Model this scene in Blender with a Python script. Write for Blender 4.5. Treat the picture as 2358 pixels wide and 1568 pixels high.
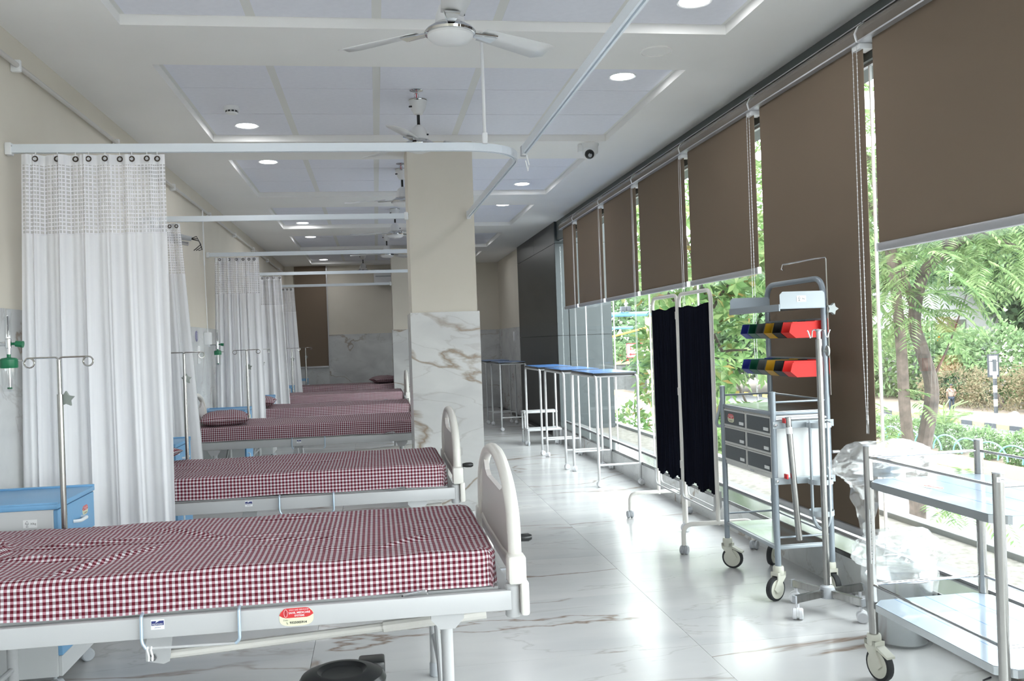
import bpy, bmesh, math, random
import numpy as np
from mathutils import Vector, Matrix, noise
for _o in list(bpy.data.objects): bpy.data.objects.remove(_o)
S = bpy.context.scene
C = S.collection
PI = math.pi
rnd = random.Random(7)
# ------------------------------------------------------------ camera, sky, exposure
YAW, PITCH, ROLL, FPX, CAMH = 0.14926, -0.00037, -0.03494, 2080.0, 1.3
fw = Vector((math.sin(YAW) * math.cos(PITCH), math.cos(YAW) * math.cos(PITCH), math.sin(PITCH)))
rt = Vector((math.cos(YAW), -math.sin(YAW), 0)); up = rt.cross(fw)
r2 = rt * math.cos(ROLL) + up * math.sin(ROLL); u2 = -rt * math.sin(ROLL) + up * math.cos(ROLL)
cam = bpy.data.objects.new('camera', bpy.data.cameras.new('camera')); C.objects.link(cam)
cam.data.sensor_fit = 'HORIZONTAL'; cam.data.sensor_width = 36.0; cam.data.lens = 36.0 * FPX / 2358.0
cam.data.clip_start = 0.05; cam.data.clip_end = 600
M = Matrix((r2, u2, -fw)).transposed().to_4x4(); M.translation = (0, 0, CAMH); cam.matrix_world = M
S.camera = cam
W = bpy.data.worlds.new('overcast_sky'); S.world = W; W.use_nodes = True
bgn = W.node_tree.nodes['Background']
SKY = 5.6
bgn.inputs[0].default_value = (0.95, 0.975, 1.0, 1); bgn.inputs[1].default_value = SKY
S.view_settings.view_transform = 'Standard'; S.view_settings.look = 'None'
S.cycles.max_bounces = 7; S.cycles.diffuse_bounces = 5; S.cycles.glossy_bounces = 3; S.cycles.transmission_bounces = 4; S.cycles.transparent_max_bounces = 8
S.cycles.caustics_reflective = False; S.cycles.caustics_refractive = False; S.cycles.use_adaptive_sampling = True; S.cycles.adaptive_threshold = 0.035
S.view_settings.exposure = 0.93; S.view_settings.gamma = 1.0; S.view_settings.use_curve_mapping = False
LAMP_W = 1.7      # watts of each ceiling downlight
# ------------------------------------------------------------ materials
MATS = {}
def lin(c):
    return tuple(((v / 255) / 12.92 if v / 255 <= 0.04045 else ((v / 255 + 0.055) / 1.055) ** 2.4) for v in c)
def mat(name, col, rough=0.5, metal=0.0, spec=0.5, **kw):
    m = bpy.data.materials.new(name); m.use_nodes = True
    b = m.node_tree.nodes['Principled BSDF']
    b.inputs['Base Color'].default_value = (*col, 1); b.inputs['Roughness'].default_value = rough
    b.inputs['Metallic'].default_value = metal; b.inputs['Specular IOR Level'].default_value = spec
    if 'coat' in kw: b.inputs['Coat Weight'].default_value = kw['coat']; b.inputs['Coat Roughness'].default_value = 0.1
    if 'emit' in kw:
        b.inputs['Emission Color'].default_value = (*kw.get('ecol', (1, 1, 1)), 1); b.inputs['Emission Strength'].default_value = kw['emit']
    MATS[name] = m
    return m
def N(m, t, **props):
    n = m.node_tree.nodes.new(t)
    for k, v in props.items():
        if k.startswith('i_'):
            n.inputs[int(k[2:])].default_value = v
        else: setattr(n, k, v)
    return n
def LK(m, a, b): m.node_tree.links.new(a, b)
def ramp(m, fac, stops):
    r = N(m, 'ShaderNodeValToRGB'); e = r.color_ramp.elements
    while len(e) < len(stops): e.new(0.5)
    for k, (p, c) in enumerate(stops): e[k].position = p; e[k].color = (*c, 1)
    LK(m, fac, r.inputs[0]); return r.outputs[0]
def noisy(name, c1, c2, scale, rough=0.6, detail=4, bump=0.0, metal=0.0, coords='Object', stretch=(1, 1, 1), spec=0.5):
    m = mat(name, c1, rough, metal, spec); b = m.node_tree.nodes['Principled BSDF']
    tc = N(m, 'ShaderNodeTexCoord'); mp = N(m, 'ShaderNodeMapping'); mp.inputs['Scale'].default_value = stretch
    LK(m, tc.outputs[coords], mp.inputs[0])
    nz = N(m, 'ShaderNodeTexNoise'); nz.inputs['Scale'].default_value = scale; nz.inputs['Detail'].default_value = detail
    LK(m, mp.outputs[0], nz.inputs['Vector'])
    LK(m, ramp(m, nz.outputs[0], [(0.3, c1), (0.7, c2)]), b.inputs['Base Color'])
    if bump:
        bp = N(m, 'ShaderNodeBump'); bp.inputs['Strength'].default_value = bump; bp.inputs['Distance'].default_value = 0.01
        LK(m, nz.outputs[0], bp.inputs['Height']); LK(m, bp.outputs[0], b.inputs['Normal'])
    return m
def marble(name, base, cloud, vein, rough, vscale=1.0, rot=(0, 0, 0), spec=0.5, seed=0.0, veinw=0.02, stretch=(1, 1, 1), mask=(0.44, 0.56)):
    m = mat(name, base, rough, 0, spec); b = m.node_tree.nodes['Principled BSDF']
    tc = N(m, 'ShaderNodeTexCoord')
    oi = N(m, 'ShaderNodeObjectInfo')
    mp = N(m, 'ShaderNodeMapping'); mp.inputs['Rotation'].default_value = rot; mp.inputs['Scale'].default_value = stretch
    mp.inputs['Location'].default_value = (seed, seed * 1.7, seed * 0.3)
    LK(m, tc.outputs['Object'], mp.inputs[0])
    # each slab carries its own part of the stone
    ad = N(m, 'ShaderNodeVectorMath', operation='ADD'); sc = N(m, 'ShaderNodeVectorMath', operation='SCALE')
    cb = N(m, 'ShaderNodeCombineXYZ'); LK(m, oi.outputs['Random'], cb.inputs[0]); LK(m, oi.outputs['Random'], cb.inputs[1]); LK(m, oi.outputs['Random'], cb.inputs[2])
    LK(m, cb.outputs[0], sc.inputs[0]); sc.inputs['Scale'].default_value = 37.0
    LK(m, mp.outputs[0], ad.inputs[0]); LK(m, sc.outputs[0], ad.inputs[1]); P = ad.outputs[0]
    def fbm(scale, detail, dist, w=0.0):
        n = N(m, 'ShaderNodeTexNoise'); n.inputs['Scale'].default_value = scale; n.inputs['Detail'].default_value = detail
        n.inputs['Distortion'].default_value = dist; LK(m, P, n.inputs['Vector']); return n.outputs[0]
    def absdist(o, c):
        s = N(m, 'ShaderNodeMath', operation='SUBTRACT'); s.inputs[1].default_value = c; LK(m, o, s.inputs[0])
        a = N(m, 'ShaderNodeMath', operation='ABSOLUTE'); LK(m, s.outputs[0], a.inputs[0]); return a.outputs[0]
    c0 = ramp(m, fbm(2.6 * vscale, 6, 0.6), [(0.35, cloud), (0.62, base)])
    v1 = ramp(m, absdist(fbm(0.9 * vscale, 7, 0.9), 0.5), [(0.0, (1, 1, 1)), (veinw, (0, 0, 0))])
    msk = ramp(m, fbm(0.8 * vscale, 2, 0.2), [(mask[0], (0, 0, 0)), (mask[1], (1, 1, 1))])
    mm = N(m, 'ShaderNodeMath', operation='MULTIPLY'); LK(m, v1, mm.inputs[0]); LK(m, msk, mm.inputs[1])
    mk = N(m, 'ShaderNodeMath', operation='MULTIPLY'); mk.inputs[1].default_value = 0.85; LK(m, mm.outputs[0], mk.inputs[0])
    mx = N(m, 'ShaderNodeMix', data_type='RGBA'); LK(m, mk.outputs[0], mx.inputs[0]); LK(m, c0, mx.inputs[6]); mx.inputs[7].default_value = (*vein, 1)
    v2 = ramp(m, absdist(fbm(1.7 * vscale, 8, 1.2), 0.47), [(0.0, (1, 1, 1)), (veinw * 0.8, (0, 0, 0))])
    k2 = N(m, 'ShaderNodeMath', operation='MULTIPLY'); k2.inputs[1].default_value = 0.30; LK(m, v2, k2.inputs[0])
    mx2 = N(m, 'ShaderNodeMix', data_type='RGBA'); LK(m, k2.outputs[0], mx2.inputs[0]); LK(m, mx.outputs[2], mx2.inputs[6]); mx2.inputs[7].default_value = (0.30, 0.27, 0.25, 1)
    LK(m, mx2.outputs[2], b.inputs['Base Color'])
    return m
def mixmat(name, a, bsh, fac):
    """two BSDF node types mixed by a constant: see-through films, cloth, leaves"""
    m = bpy.data.materials.new(name); m.use_nodes = True; nt = m.node_tree; nt.nodes.clear()
    out = N(m, 'ShaderNodeOutputMaterial'); mx = N(m, 'ShaderNodeMixShader'); mx.inputs[0].default_value = fac
    def sh(s):
        n = N(m, s[0]); n.inputs[0].default_value = (*s[1], 1)
        if len(s) > 2: n.inputs['Roughness'].default_value = s[2]
        return n
    n1, n2 = sh(a), sh(bsh)
    LK(m, n1.outputs[0], mx.inputs[1]); LK(m, n2.outputs[0], mx.inputs[2]); LK(m, mx.outputs[0], out.inputs[0])
    MATS[name] = m
    return m, n1, n2, mx

cream = noisy('cream_paint', (0.68, 0.635, 0.55), (0.71, 0.665, 0.58), 3, 0.75)
ceil_m = noisy('ceiling_paint', (0.85, 0.84, 0.82), (0.88, 0.87, 0.85), 2, 0.8)
tile_m = noisy('ceiling_tile', (0.78, 0.79, 0.86), (0.81, 0.82, 0.89), 30, 0.85, bump=0.05)
grid_m = mat('grid_bar_white', (0.74, 0.74, 0.72), 0.6)
dark_gap = mat('dark_joint_filler', (0.10, 0.10, 0.10), 0.9)  # dark base showing in the floor and cladding joints
floor_m = marble('floor_marble', (0.62, 0.62, 0.62), (0.54, 0.545, 0.555), (0.22, 0.14, 0.09), 0.20, 0.9, (0, 0, 0.10), 0.5, 3.0, 0.010, (0.36, 1.25, 1), (0.40, 0.54))
wain_m = marble('wainscot_marble', (0.66, 0.67, 0.67), (0.54, 0.55, 0.56), (0.30, 0.23, 0.17), 0.2, 0.9, (0.5, 0.4, 0.5), 0.5, 9.0, 0.012, (1, 1, 1.5))
pil_m = marble('pillar_marble', (0.66, 0.66, 0.65), (0.56, 0.56, 0.56), (0.24, 0.16, 0.09), 0.25, 0.9, (0, 0.45, 0.2), 0.5, 5.3, 0.018, (0.7, 1, 1.6), (0.38, 0.5))
granite = noisy('black_granite', (0.03, 0.034, 0.034), (0.09, 0.095, 0.095), 260, 0.12, 2)
acp = mat('dark_cladding', (0.050, 0.052, 0.050), 0.38, 0.0, 0.4)
acp_out = mat('outer_cladding', (0.036, 0.048, 0.052), 0.4, 0.0)
beam_m = mat('dark_beam_paint', (0.10, 0.115, 0.115), 0.5)
blind_m = None
alu = mat('grey_aluminium', (0.50, 0.50, 0.52), 0.4, 0.6)
white_pl = mat('white_plastic', (0.80, 0.81, 0.82), 0.35)
powder = mat('white_powder_coat', (0.47, 0.475, 0.485), 0.35, 0, 0.5)
rail_m = mat('pale_blue_white_rail', (0.72, 0.77, 0.82), 0.3)
abs_m = mat('ivory_abs', (0.72, 0.70, 0.66), 0.3)
abs_p = mat('pinkish_grey_abs', (0.56, 0.53, 0.52), 0.4)
chrome = mat('chrome', (0.62, 0.63, 0.64), 0.07, 1.0)
steel = noisy('brushed_steel', (0.34, 0.335, 0.325), (0.44, 0.435, 0.42), 60, 0.24, 3, 0, 1.0, 'Object', (1, 1, 0.02))
zinc = mat('bluish_zinc_wire', (0.42, 0.52, 0.62), 0.3, 0.5)
blk = mat('black_plastic', (0.012, 0.013, 0.014), 0.28)
rubber = mat('black_rubber', (0.022, 0.024, 0.027), 0.65)
greycast = mat('grey_caster_plastic', (0.42, 0.44, 0.47), 0.4)
whitecast = mat('white_caster_plastic', (0.72, 0.73, 0.76), 0.35)
creamcast = mat('cream_caster_housing', (0.60, 0.60, 0.52), 0.45)
blue_lam = noisy('sky_blue_laminate', (0.16, 0.36, 0.60), (0.18, 0.39, 0.63), 4, 0.4)
grey_lam = mat('light_grey_laminate', (0.60, 0.61, 0.62), 0.45)
blue_top = mat('bright_blue_table_top', (0.10, 0.26, 0.62), 0.22)
cart_m = mat('grey_blue_cart_paint', (0.27, 0.31, 0.35), 0.32, 0.2)
cart_l = mat('light_grey_cart_paint', (0.36, 0.40, 0.43), 0.4, 0.1)
drawer_m = mat('dark_slate_drawer', (0.055, 0.065, 0.075), 0.45)
drawer_f = mat('drawer_frame_grey', (0.58, 0.58, 0.56), 0.4)
cart_w = mat('white_cart_panel', (0.74, 0.76, 0.76), 0.4)
satin = mat('satin_steel_shelf', (0.55, 0.58, 0.60), 0.18, 0.9)
navy = noisy('navy_cloth', (0.004, 0.005, 0.010), (0.007, 0.009, 0.018), 40, 0.95, 3, 0, 0, 'Object', (1, 1, 0.05), 0.1)
red_s = mat('red_print', (0.62, 0.035, 0.04), 0.4); cream_s = mat('pale_yellow_print', (0.72, 0.72, 0.52), 0.4)
ink = mat('black_ink', (0.02, 0.02, 0.03), 0.6); ink_b = mat('navy_ink', (0.02, 0.03, 0.16), 0.5); paper = mat('white_paper', (0.80, 0.81, 0.82), 0.6)
green_p = mat('green_plastic', (0.01, 0.17, 0.075), 0.35)
bins_c = {'blue': mat('blue_bin', (0.03, 0.045, 0.30), 0.5, 0, 0.3), 'green': mat('green_bin', (0.0, 0.085, 0.045), 0.5, 0, 0.3), 'grey': mat('grey_bin', (0.10, 0.11, 0.11), 0.5, 0, 0.3),
          'yellow': mat('yellow_bin', (0.55, 0.30, 0.005), 0.5, 0, 0.3), 'black': mat('black_bin', (0.012, 0.014, 0.014), 0.5, 0, 0.3), 'red': mat('red_bin', (0.75, 0.022, 0.018), 0.5, 0, 0.3)}
lamp_m = mat('lit_lens', (1, 1, 1), 0.4, emit=14.0, ecol=(0.97, 0.99, 1.0))
glass_m, _g1, _g2, _ = mixmat('window_glass', ('ShaderNodeBsdfTransparent', (0.93, 0.96, 0.95)), ('ShaderNodeBsdfGlossy', (1, 1, 1), 0.0), 0.05)
clearp, *_ = mixmat('clear_plastic', ('ShaderNodeBsdfTransparent', (0.93, 0.94, 0.94)), ('ShaderNodeBsdfGlossy', (0.9, 0.9, 0.9), 0.08), 0.16)
chain_m, *_ = mixmat('clear_bead_chain', ('ShaderNodeBsdfDiffuse', (0.75, 0.75, 0.75)), ('ShaderNodeBsdfTranslucent', (0.8, 0.8, 0.8)), 0.35)
cass_m = mat('smoky_cassette_cover', (0.17, 0.145, 0.125), 0.15, 0, 0.6)
# polythene wrap: hazy, mostly see-through, crinkle gloss
film, *_f = mixmat('polythene_film', ('ShaderNodeBsdfTransparent', (0.97, 0.98, 0.98)), ('ShaderNodeBsdfTranslucent', (0.80, 0.81, 0.82)), 0.17)
def _film():
    m = film; nt = m.node_tree; out = [n for n in nt.nodes if n.type == 'OUTPUT_MATERIAL'][0]; old = out.inputs[0].links[0].from_socket
    g = N(m, 'ShaderNodeBsdfGlossy'); g.inputs['Roughness'].default_value = 0.22; mx = N(m, 'ShaderNodeMixShader'); mx.inputs[0].default_value = 0.14
    LK(m, old, mx.inputs[1]); LK(m, g.outputs[0], mx.inputs[2]); LK(m, mx.outputs[0], out.inputs[0])
_film()
# roller blind fabric: brown screen that lets a little daylight through
blind_m, _d, _t, _ = mixmat('brown_blind_fabric', ('ShaderNodeBsdfDiffuse', (0.225, 0.175, 0.132)), ('ShaderNodeBsdfTranslucent', (0.22, 0.18, 0.14)), 0.10)
# curtain cloth
curt_m, _c1, _c2, _ = mixmat('white_curtain_cloth', ('ShaderNodeBsdfDiffuse', (0.85, 0.85, 0.88)), ('ShaderNodeBsdfTranslucent', (0.80, 0.80, 0.83)), 0.15)
def _stripes():
    m = curt_m; uv = N(m, 'ShaderNodeUVMap'); sp = N(m, 'ShaderNodeSeparateXYZ'); LK(m, uv.outputs[0], sp.inputs[0])
    w = N(m, 'ShaderNodeTexNoise'); w.inputs['Scale'].default_value = 28; w.inputs['Detail'].default_value = 3
    cb = N(m, 'ShaderNodeCombineXYZ'); LK(m, sp.outputs[0], cb.inputs[0]); LK(m, cb.outputs[0], w.inputs['Vector'])
    LK(m, ramp(m, w.outputs[0], [(0.38, (0.78, 0.78, 0.81)), (0.58, (0.88, 0.88, 0.90))]), _c1.inputs[0])
_stripes()
net_m = bpy.data.materials.new('curtain_net'); net_m.use_nodes = True
def _net():
    m = net_m; nt = m.node_tree; nt.nodes.clear(); out = N(m, 'ShaderNodeOutputMaterial'); mx = N(m, 'ShaderNodeMixShader')
    uv = N(m, 'ShaderNodeUVMap'); sp = N(m, 'ShaderNodeSeparateXYZ'); LK(m, uv.outputs[0], sp.inputs[0])
    def strand(o):
        a = N(m, 'ShaderNodeMath', operation='MULTIPLY'); a.inputs[1].default_value = 1 / 0.0185; LK(m, o, a.inputs[0])
        f = N(m, 'ShaderNodeMath', operation='FRACT'); LK(m, a.outputs[0], f.inputs[0])
        g = N(m, 'ShaderNodeMath', operation='LESS_THAN'); g.inputs[1].default_value = 0.30; LK(m, f.outputs[0], g.inputs[0]); return g.outputs[0]
    mxm = N(m, 'ShaderNodeMath', operation='MAXIMUM'); LK(m, strand(sp.outputs[0]), mxm.inputs[0]); LK(m, strand(sp.outputs[1]), mxm.inputs[1])
    mr = N(m, 'ShaderNodeMapRange'); mr.inputs[3].default_value = 0.42; LK(m, mxm.outputs[0], mr.inputs[0])
    t = N(m, 'ShaderNodeBsdfTransparent'); d = N(m, 'ShaderNodeBsdfDiffuse'); d.inputs[0].default_value = (0.80, 0.80, 0.84, 1)
    LK(m, mr.outputs[0], mx.inputs[0]); LK(m, t.outputs[0], mx.inputs[1]); LK(m, d.outputs[0], mx.inputs[2]); LK(m, mx.outputs[0], out.inputs[0])
_net()
ging = mat('maroon_gingham', (0.5, 0.2, 0.2), 0.85, 0, 0.2)
def _ging():
    m = ging; b = m.node_tree.nodes['Principled BSDF']; uv = N(m, 'ShaderNodeUVMap'); sp = N(m, 'ShaderNodeSeparateXYZ'); LK(m, uv.outputs[0], sp.inputs[0])
    def st(o):
        a = N(m, 'ShaderNodeMath', operation='MULTIPLY'); a.inputs[1].default_value = 1 / 0.0172; LK(m, o, a.inputs[0])
        f = N(m, 'ShaderNodeMath', operation='FRACT'); LK(m, a.outputs[0], f.inputs[0])
        g = N(m, 'ShaderNodeMath', operation='LESS_THAN'); g.inputs[1].default_value = 0.53; LK(m, f.outputs[0], g.inputs[0]); return g.outputs[0]
    A, B = st(sp.outputs[0]), st(sp.outputs[1])
    m1 = N(m, 'ShaderNodeMix', data_type='RGBA'); LK(m, A, m1.inputs[0]); m1.inputs[6].default_value = (0.64, 0.63, 0.66, 1); m1.inputs[7].default_value = (0.38, 0.18, 0.22, 1)
    m2 = N(m, 'ShaderNodeMix', data_type='RGBA'); LK(m, A, m2.inputs[0]); m2.inputs[6].default_value = (0.27, 0.20, 0.22, 1); m2.inputs[7].default_value = (0.10, 0.007, 0.017, 1)
    m3 = N(m, 'ShaderNodeMix', data_type='RGBA'); LK(m, B, m3.inputs[0]); LK(m, m1.outputs[2], m3.inputs[6]); LK(m, m2.outputs[2], m3.inputs[7])
    LK(m, m3.outputs[2], b.inputs['Base Color'])
_ging()
# polished shelf with blue-lined protective film
filmed = mat('film_covered_steel_shelf', (0.34, 0.41, 0.50), 0.12, 0.1)
def _filmed():
    m = filmed; b = m.node_tree.nodes['Principled BSDF']; tc = N(m, 'ShaderNodeTexCoord'); sp = N(m, 'ShaderNodeSeparateXYZ'); LK(m, tc.outputs['Object'], sp.inputs[0])
    a = N(m, 'ShaderNodeMath', operation='MULTIPLY'); a.inputs[1].default_value = 1 / 0.125; LK(m, sp.outputs[0], a.inputs[0])
    f = N(m, 'ShaderNodeMath', operation='FRACT'); LK(m, a.outputs[0], f.inputs[0])
    g = N(m, 'ShaderNodeMath', operation='LESS_THAN'); g.inputs[1].default_value = 0.035; LK(m, f.outputs[0], g.inputs[0])
    mx = N(m, 'ShaderNodeMix', data_type='RGBA'); LK(m, g.outputs[0], mx.inputs[0]); mx.inputs[6].default_value = (0.34, 0.41, 0.50, 1); mx.inputs[7].default_value = (0.10, 0.23, 0.46, 1)
    LK(m, mx.outputs[2], b.inputs['Base Color'])
_filmed()
def leafmat(name, stops, tr=0.35):
    m, d, t, mx = mixmat(name, ('ShaderNodeBsdfDiffuse', stops[0]), ('ShaderNodeBsdfTranslucent', stops[0]), tr)
    g = N(m, 'ShaderNodeNewGeometry'); col = ramp(m, g.outputs['Random Per Island'], [(k / (len(stops) - 1), c) for k, c in enumerate(stops)])
    LK(m, col, d.inputs[0]); LK(m, col, t.inputs[0]); return m
leaf_feather = leafmat('feathery_leaf', [(0.13, 0.22, 0.095), (0.19, 0.29, 0.125), (0.26, 0.36, 0.16), (0.32, 0.40, 0.22)])
leaf_broad = leafmat('broad_leaf', [(0.08, 0.17, 0.06), (0.14, 0.25, 0.09), (0.25, 0.36, 0.14), (0.38, 0.46, 0.22), (0.19, 0.30, 0.13), (0.17, 0.28, 0.11), (0.30, 0.40, 0.18), (0.13, 0.23, 0.09), (0.22, 0.33, 0.13), (0.10, 0.20, 0.07), (0.16, 0.27, 0.10), (0.38, 0.24, 0.09)])
leaf_bg = leafmat('distant_leaf', [(0.13, 0.20, 0.105), (0.19, 0.28, 0.135), (0.25, 0.35, 0.18)])
leaf_dark = leafmat('dark_evergreen_leaf', [(0.10, 0.165, 0.09), (0.15, 0.235, 0.125), (0.20, 0.29, 0.16)])  # deep green tones, varied at random from leaf to leaf
leaf_dry = leafmat('dry_brown_leaf', [(0.24, 0.19, 0.13), (0.31, 0.26, 0.17), (0.19, 0.20, 0.12)])
bark = noisy('grey_brown_bark', (0.05, 0.04, 0.034), (0.13, 0.10, 0.085), 9, 0.9, 5, 0.4)
asphalt = noisy('pale_asphalt', (0.17, 0.17, 0.18), (0.20, 0.20, 0.21), 0.6, 0.9)
soil = noisy('dusty_verge', (0.20, 0.155, 0.125), (0.26, 0.21, 0.17), 0.5, 0.95)
ledge_m = noisy('speckled_gravel_ledge', (0.13, 0.12, 0.105), (0.26, 0.245, 0.22), 26, 0.95, 6, 0.3)  # gravel's own tone, speckled at random by noise
ledge_paint = mat('weathered_white_edge', (0.30, 0.32, 0.33), 0.6)
fan_w = mat('fan_white_enamel', (0.78, 0.78, 0.78), 0.3)
concrete = noisy('grey_concrete', (0.17, 0.17, 0.17), (0.22, 0.22, 0.22), 4, 0.9)
yel = mat('ochre_wall_paint', (0.46, 0.34, 0.17), 0.8); kyel = mat('yellow_kerb_paint', (0.60, 0.46, 0.14), 0.8); kblk = mat('black_kerb_paint', (0.05, 0.055, 0.065), 0.8)
cyan = mat('turquoise_paint', (0.14, 0.40, 0.44), 0.5); bld = noisy('whitewashed_wall', (0.34, 0.345, 0.35), (0.42, 0.42, 0.42), 1.5, 0.9)
skin = mat('brown_skin', (0.16, 0.09, 0.06), 0.6); shirt = mat('beige_shirt', (0.24, 0.20, 0.175), 0.9); trouser = mat('dark_trousers', (0.03, 0.04, 0.06), 0.9)
# ------------------------------------------------------------ mesh helpers
class MB:
    def __init__(s): s.v = []; s.f = []; s.uv = None
    def add(s, verts, faces):
        o = len(s.v); s.v += [tuple(p) for p in verts]; s.f += [tuple(i + o for i in f) for f in faces]; return s
    def box(s, x0, x1, y0, y1, z0, z1, b=0.0):
        if b <= 0:
            return s.add([(x0, y0, z0), (x1, y0, z0), (x1, y1, z0), (x0, y1, z0), (x0, y0, z1), (x1, y0, z1), (x1, y1, z1), (x0, y1, z1)],
                  [(0, 3, 2, 1), (4, 5, 6, 7), (0, 1, 5, 4), (1, 2, 6, 5), (2, 3, 7, 6), (3, 0, 4, 7)])
        b = min(b, (x1 - x0) * .49, (y1 - y0) * .49, (z1 - z0) * .49)
        bm = bmesh.new(); bmesh.ops.create_cube(bm, size=1.0)
        for v in bm.verts: v.co = Vector((x0 + (v.co.x + .5) * (x1 - x0), y0 + (v.co.y + .5) * (y1 - y0), z0 + (v.co.z + .5) * (z1 - z0)))
        bmesh.ops.bevel(bm, geom=list(bm.edges), offset=b, segments=2, profile=0.5, affect='EDGES')
        return s.bm(bm)
    def bm(s, bm, free=True):
        bm.verts.index_update(); s.add([v.co[:] for v in bm.verts], [[v.index for v in f.verts] for f in bm.faces])
        if free: bm.free()
        return s
    def obox(s, c, ax, ay, az):
        """box from centre and three half-axis vectors"""
        c, ax, ay, az = map(Vector, (c, ax, ay, az))
        vs = [c + i * ax + j * ay + k * az for k in (-1, 1) for j in (-1, 1) for i in (-1, 1)]
        return s.add(vs, [(0, 2, 3, 1), (4, 5, 7, 6), (0, 1, 5, 4), (1, 3, 7, 5), (3, 2, 6, 7), (2, 0, 4, 6)])
    def tube(s, path, r, n=10, closed=False, cap=True):
        P = [Vector(p) for p in path]; m = len(P); rs = r if isinstance(r, (list, tuple)) else [r] * m
        T = []
        for i in range(m):
            a = P[(i - 1) % m] if (closed or i > 0) else P[i]; b = P[(i + 1) % m] if (closed or i < m - 1) else P[i]
            T.append((b - a).normalized())
        u = T[0].orthogonal().normalized(); rings = []; vs = []
        for i in range(m):
            u = (u - T[i] * u.dot(T[i]))
            if u.length < 1e-6: u = T[i].orthogonal()
            u.normalize(); w = T[i].cross(u)
            for k in range(n):
                a = 2 * PI * k / n; vs.append(P[i] + (u * math.cos(a) + w * math.sin(a)) * rs[i])
        fs = []
        for i in range(m if closed else m - 1):
            j = (i + 1) % m
            for k in range(n): fs.append((i * n + k, i * n + (k + 1) % n, j * n + (k + 1) % n, j * n + k))
        if cap and not closed: fs.append(tuple(range(n - 1, -1, -1))); fs.append(tuple((m - 1) * n + k for k in range(n)))
        return s.add(vs, fs)
    def cyl(s, a, b, r, n=14): return s.tube([a, b], r, n)
    def lathe(s, prof, n=24, loc=(0, 0, 0), axis='Z'):
        """prof: [(radius, height)]"""
        vs = []; fs = []; L = Vector(loc)
        for (r, h) in prof:
            for k in range(n):
                a = 2 * PI * k / n; c, d = r * math.cos(a), r * math.sin(a)
                vs.append(L + Vector({'Z': (c, d, h), 'Y': (c, h, d), 'X': (h, c, d)}[axis]))
        for i in range(len(prof) - 1):
            for k in range(n):
                q = (i * n + k, i * n + (k + 1) % n, (i + 1) * n + (k + 1) % n, (i + 1) * n + k)
                fs.append(q if axis != 'Y' else q[::-1])
        fs.append(tuple(range(n - 1, -1, -1))); fs.append(tuple((len(prof) - 1) * n + k for k in range(n)))
        return s.add(vs, fs)
    def prism(s, poly, t0, t1, plane='YZ'):
        """extrude a 2-D outline: YZ along x, XZ along y, XY along z"""
        f = {'YZ': lambda a, b, t: (t, a, b), 'XZ': lambda a, b, t: (a, t, b), 'XY': lambda a, b, t: (a, b, t)}[plane]
        n = len(poly); vs = [f(a, b, t0) for a, b in poly] + [f(a, b, t1) for a, b in poly]
        fs = [tuple(range(n))[::-1], tuple(range(n, 2 * n))] + [(i, (i + 1) % n, n + (i + 1) % n, n + i) for i in range(n)]
        return s.add(vs, fs)
    def ball(s, c, r, n=12, m=8, sc=(1, 1, 1)):
        prof = [(max(1e-4, r * math.sin(PI * i / m)), -r * math.cos(PI * i / m)) for i in range(m + 1)]
        o = len(s.v); s.lathe(prof, n)
        for i in range(o, len(s.v)):
            p = s.v[i]; s.v[i] = (c[0] + p[0] * sc[0], c[1] + p[1] * sc[1], c[2] + p[2] * sc[2])
        return s
    def mesh(s, name):
        me = bpy.data.meshes.new(name); me.from_pydata(s.v, [], s.f); return me
    def build(s, name, m, parent=None, smooth=True, loc=None, recalc=True):
        me = s.mesh(name)
        if recalc:
            bm = bmesh.new(); bm.from_mesh(me); bmesh.ops.recalc_face_normals(bm, faces=bm.faces); bm.to_mesh(me); bm.free()
        return link(name, me, m, parent, smooth, loc)
def link(name, me, m, parent=None, smooth=True, loc=None):
    if m is not None and not me.materials: me.materials.append(m)
    if smooth:
        me.shade_smooth() if hasattr(me, 'shade_smooth') else None
        try: me.set_sharp_from_angle(angle=0.6)
        except Exception: pass
    o = bpy.data.objects.new(name, me); C.objects.link(o)
    if parent is not None: o.parent = parent
    if loc is not None: o.location = loc
    return o
def tag(o, label=None, cat=None, group=None, kind=None):
    for k, v in (('label', label), ('category', cat), ('group', group), ('kind', kind)):
        if v: o[k] = v
    return o
def thing(name, label, cat, loc=(0, 0, 0), rotz=0.0, group=None, kind=None):
    o = bpy.data.objects.new(name, None); C.objects.link(o); o.location = loc; o.rotation_euler = (0, 0, rotz)
    o.empty_display_size = 0.1
    return tag(o, label, cat, group, kind)
def dup(root, label, loc, rotz=None, group=None):
    r = root.copy(); C.objects.link(r); r.location = loc; r['label'] = label
    if rotz is not None: r.rotation_euler = (0, 0, rotz)
    if group: r['group'] = group
    for ch in list(root.children):
        c = ch.copy(); C.objects.link(c); c.parent = r
        for g in list(ch.children):
            d = g.copy(); C.objects.link(d); d.parent = c
    return r
def struct(o): o['kind'] = 'structure'; return o
def text(parent, s, size, m, loc, xdir, ydir, name='lettering', align='CENTER', bold=0.0):
    cu = bpy.data.curves.new('t', 'FONT'); cu.body = s; cu.size = size; cu.align_x = align; cu.align_y = 'CENTER'; cu.resolution_u = 2; cu.offset = bold
    to = bpy.data.objects.new('t', cu); C.objects.link(to); bpy.context.view_layer.update()
    me = bpy.data.meshes.new_from_object(to.evaluated_get(bpy.context.evaluated_depsgraph_get())); bpy.data.objects.remove(to)
    x, y = Vector(xdir).normalized(), Vector(ydir).normalized(); z = x.cross(y)
    R = Matrix((x, y, z)).transposed().to_4x4(); R.translation = Vector(loc); me.transform(R)
    return link(name, me, m, parent, False)
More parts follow.
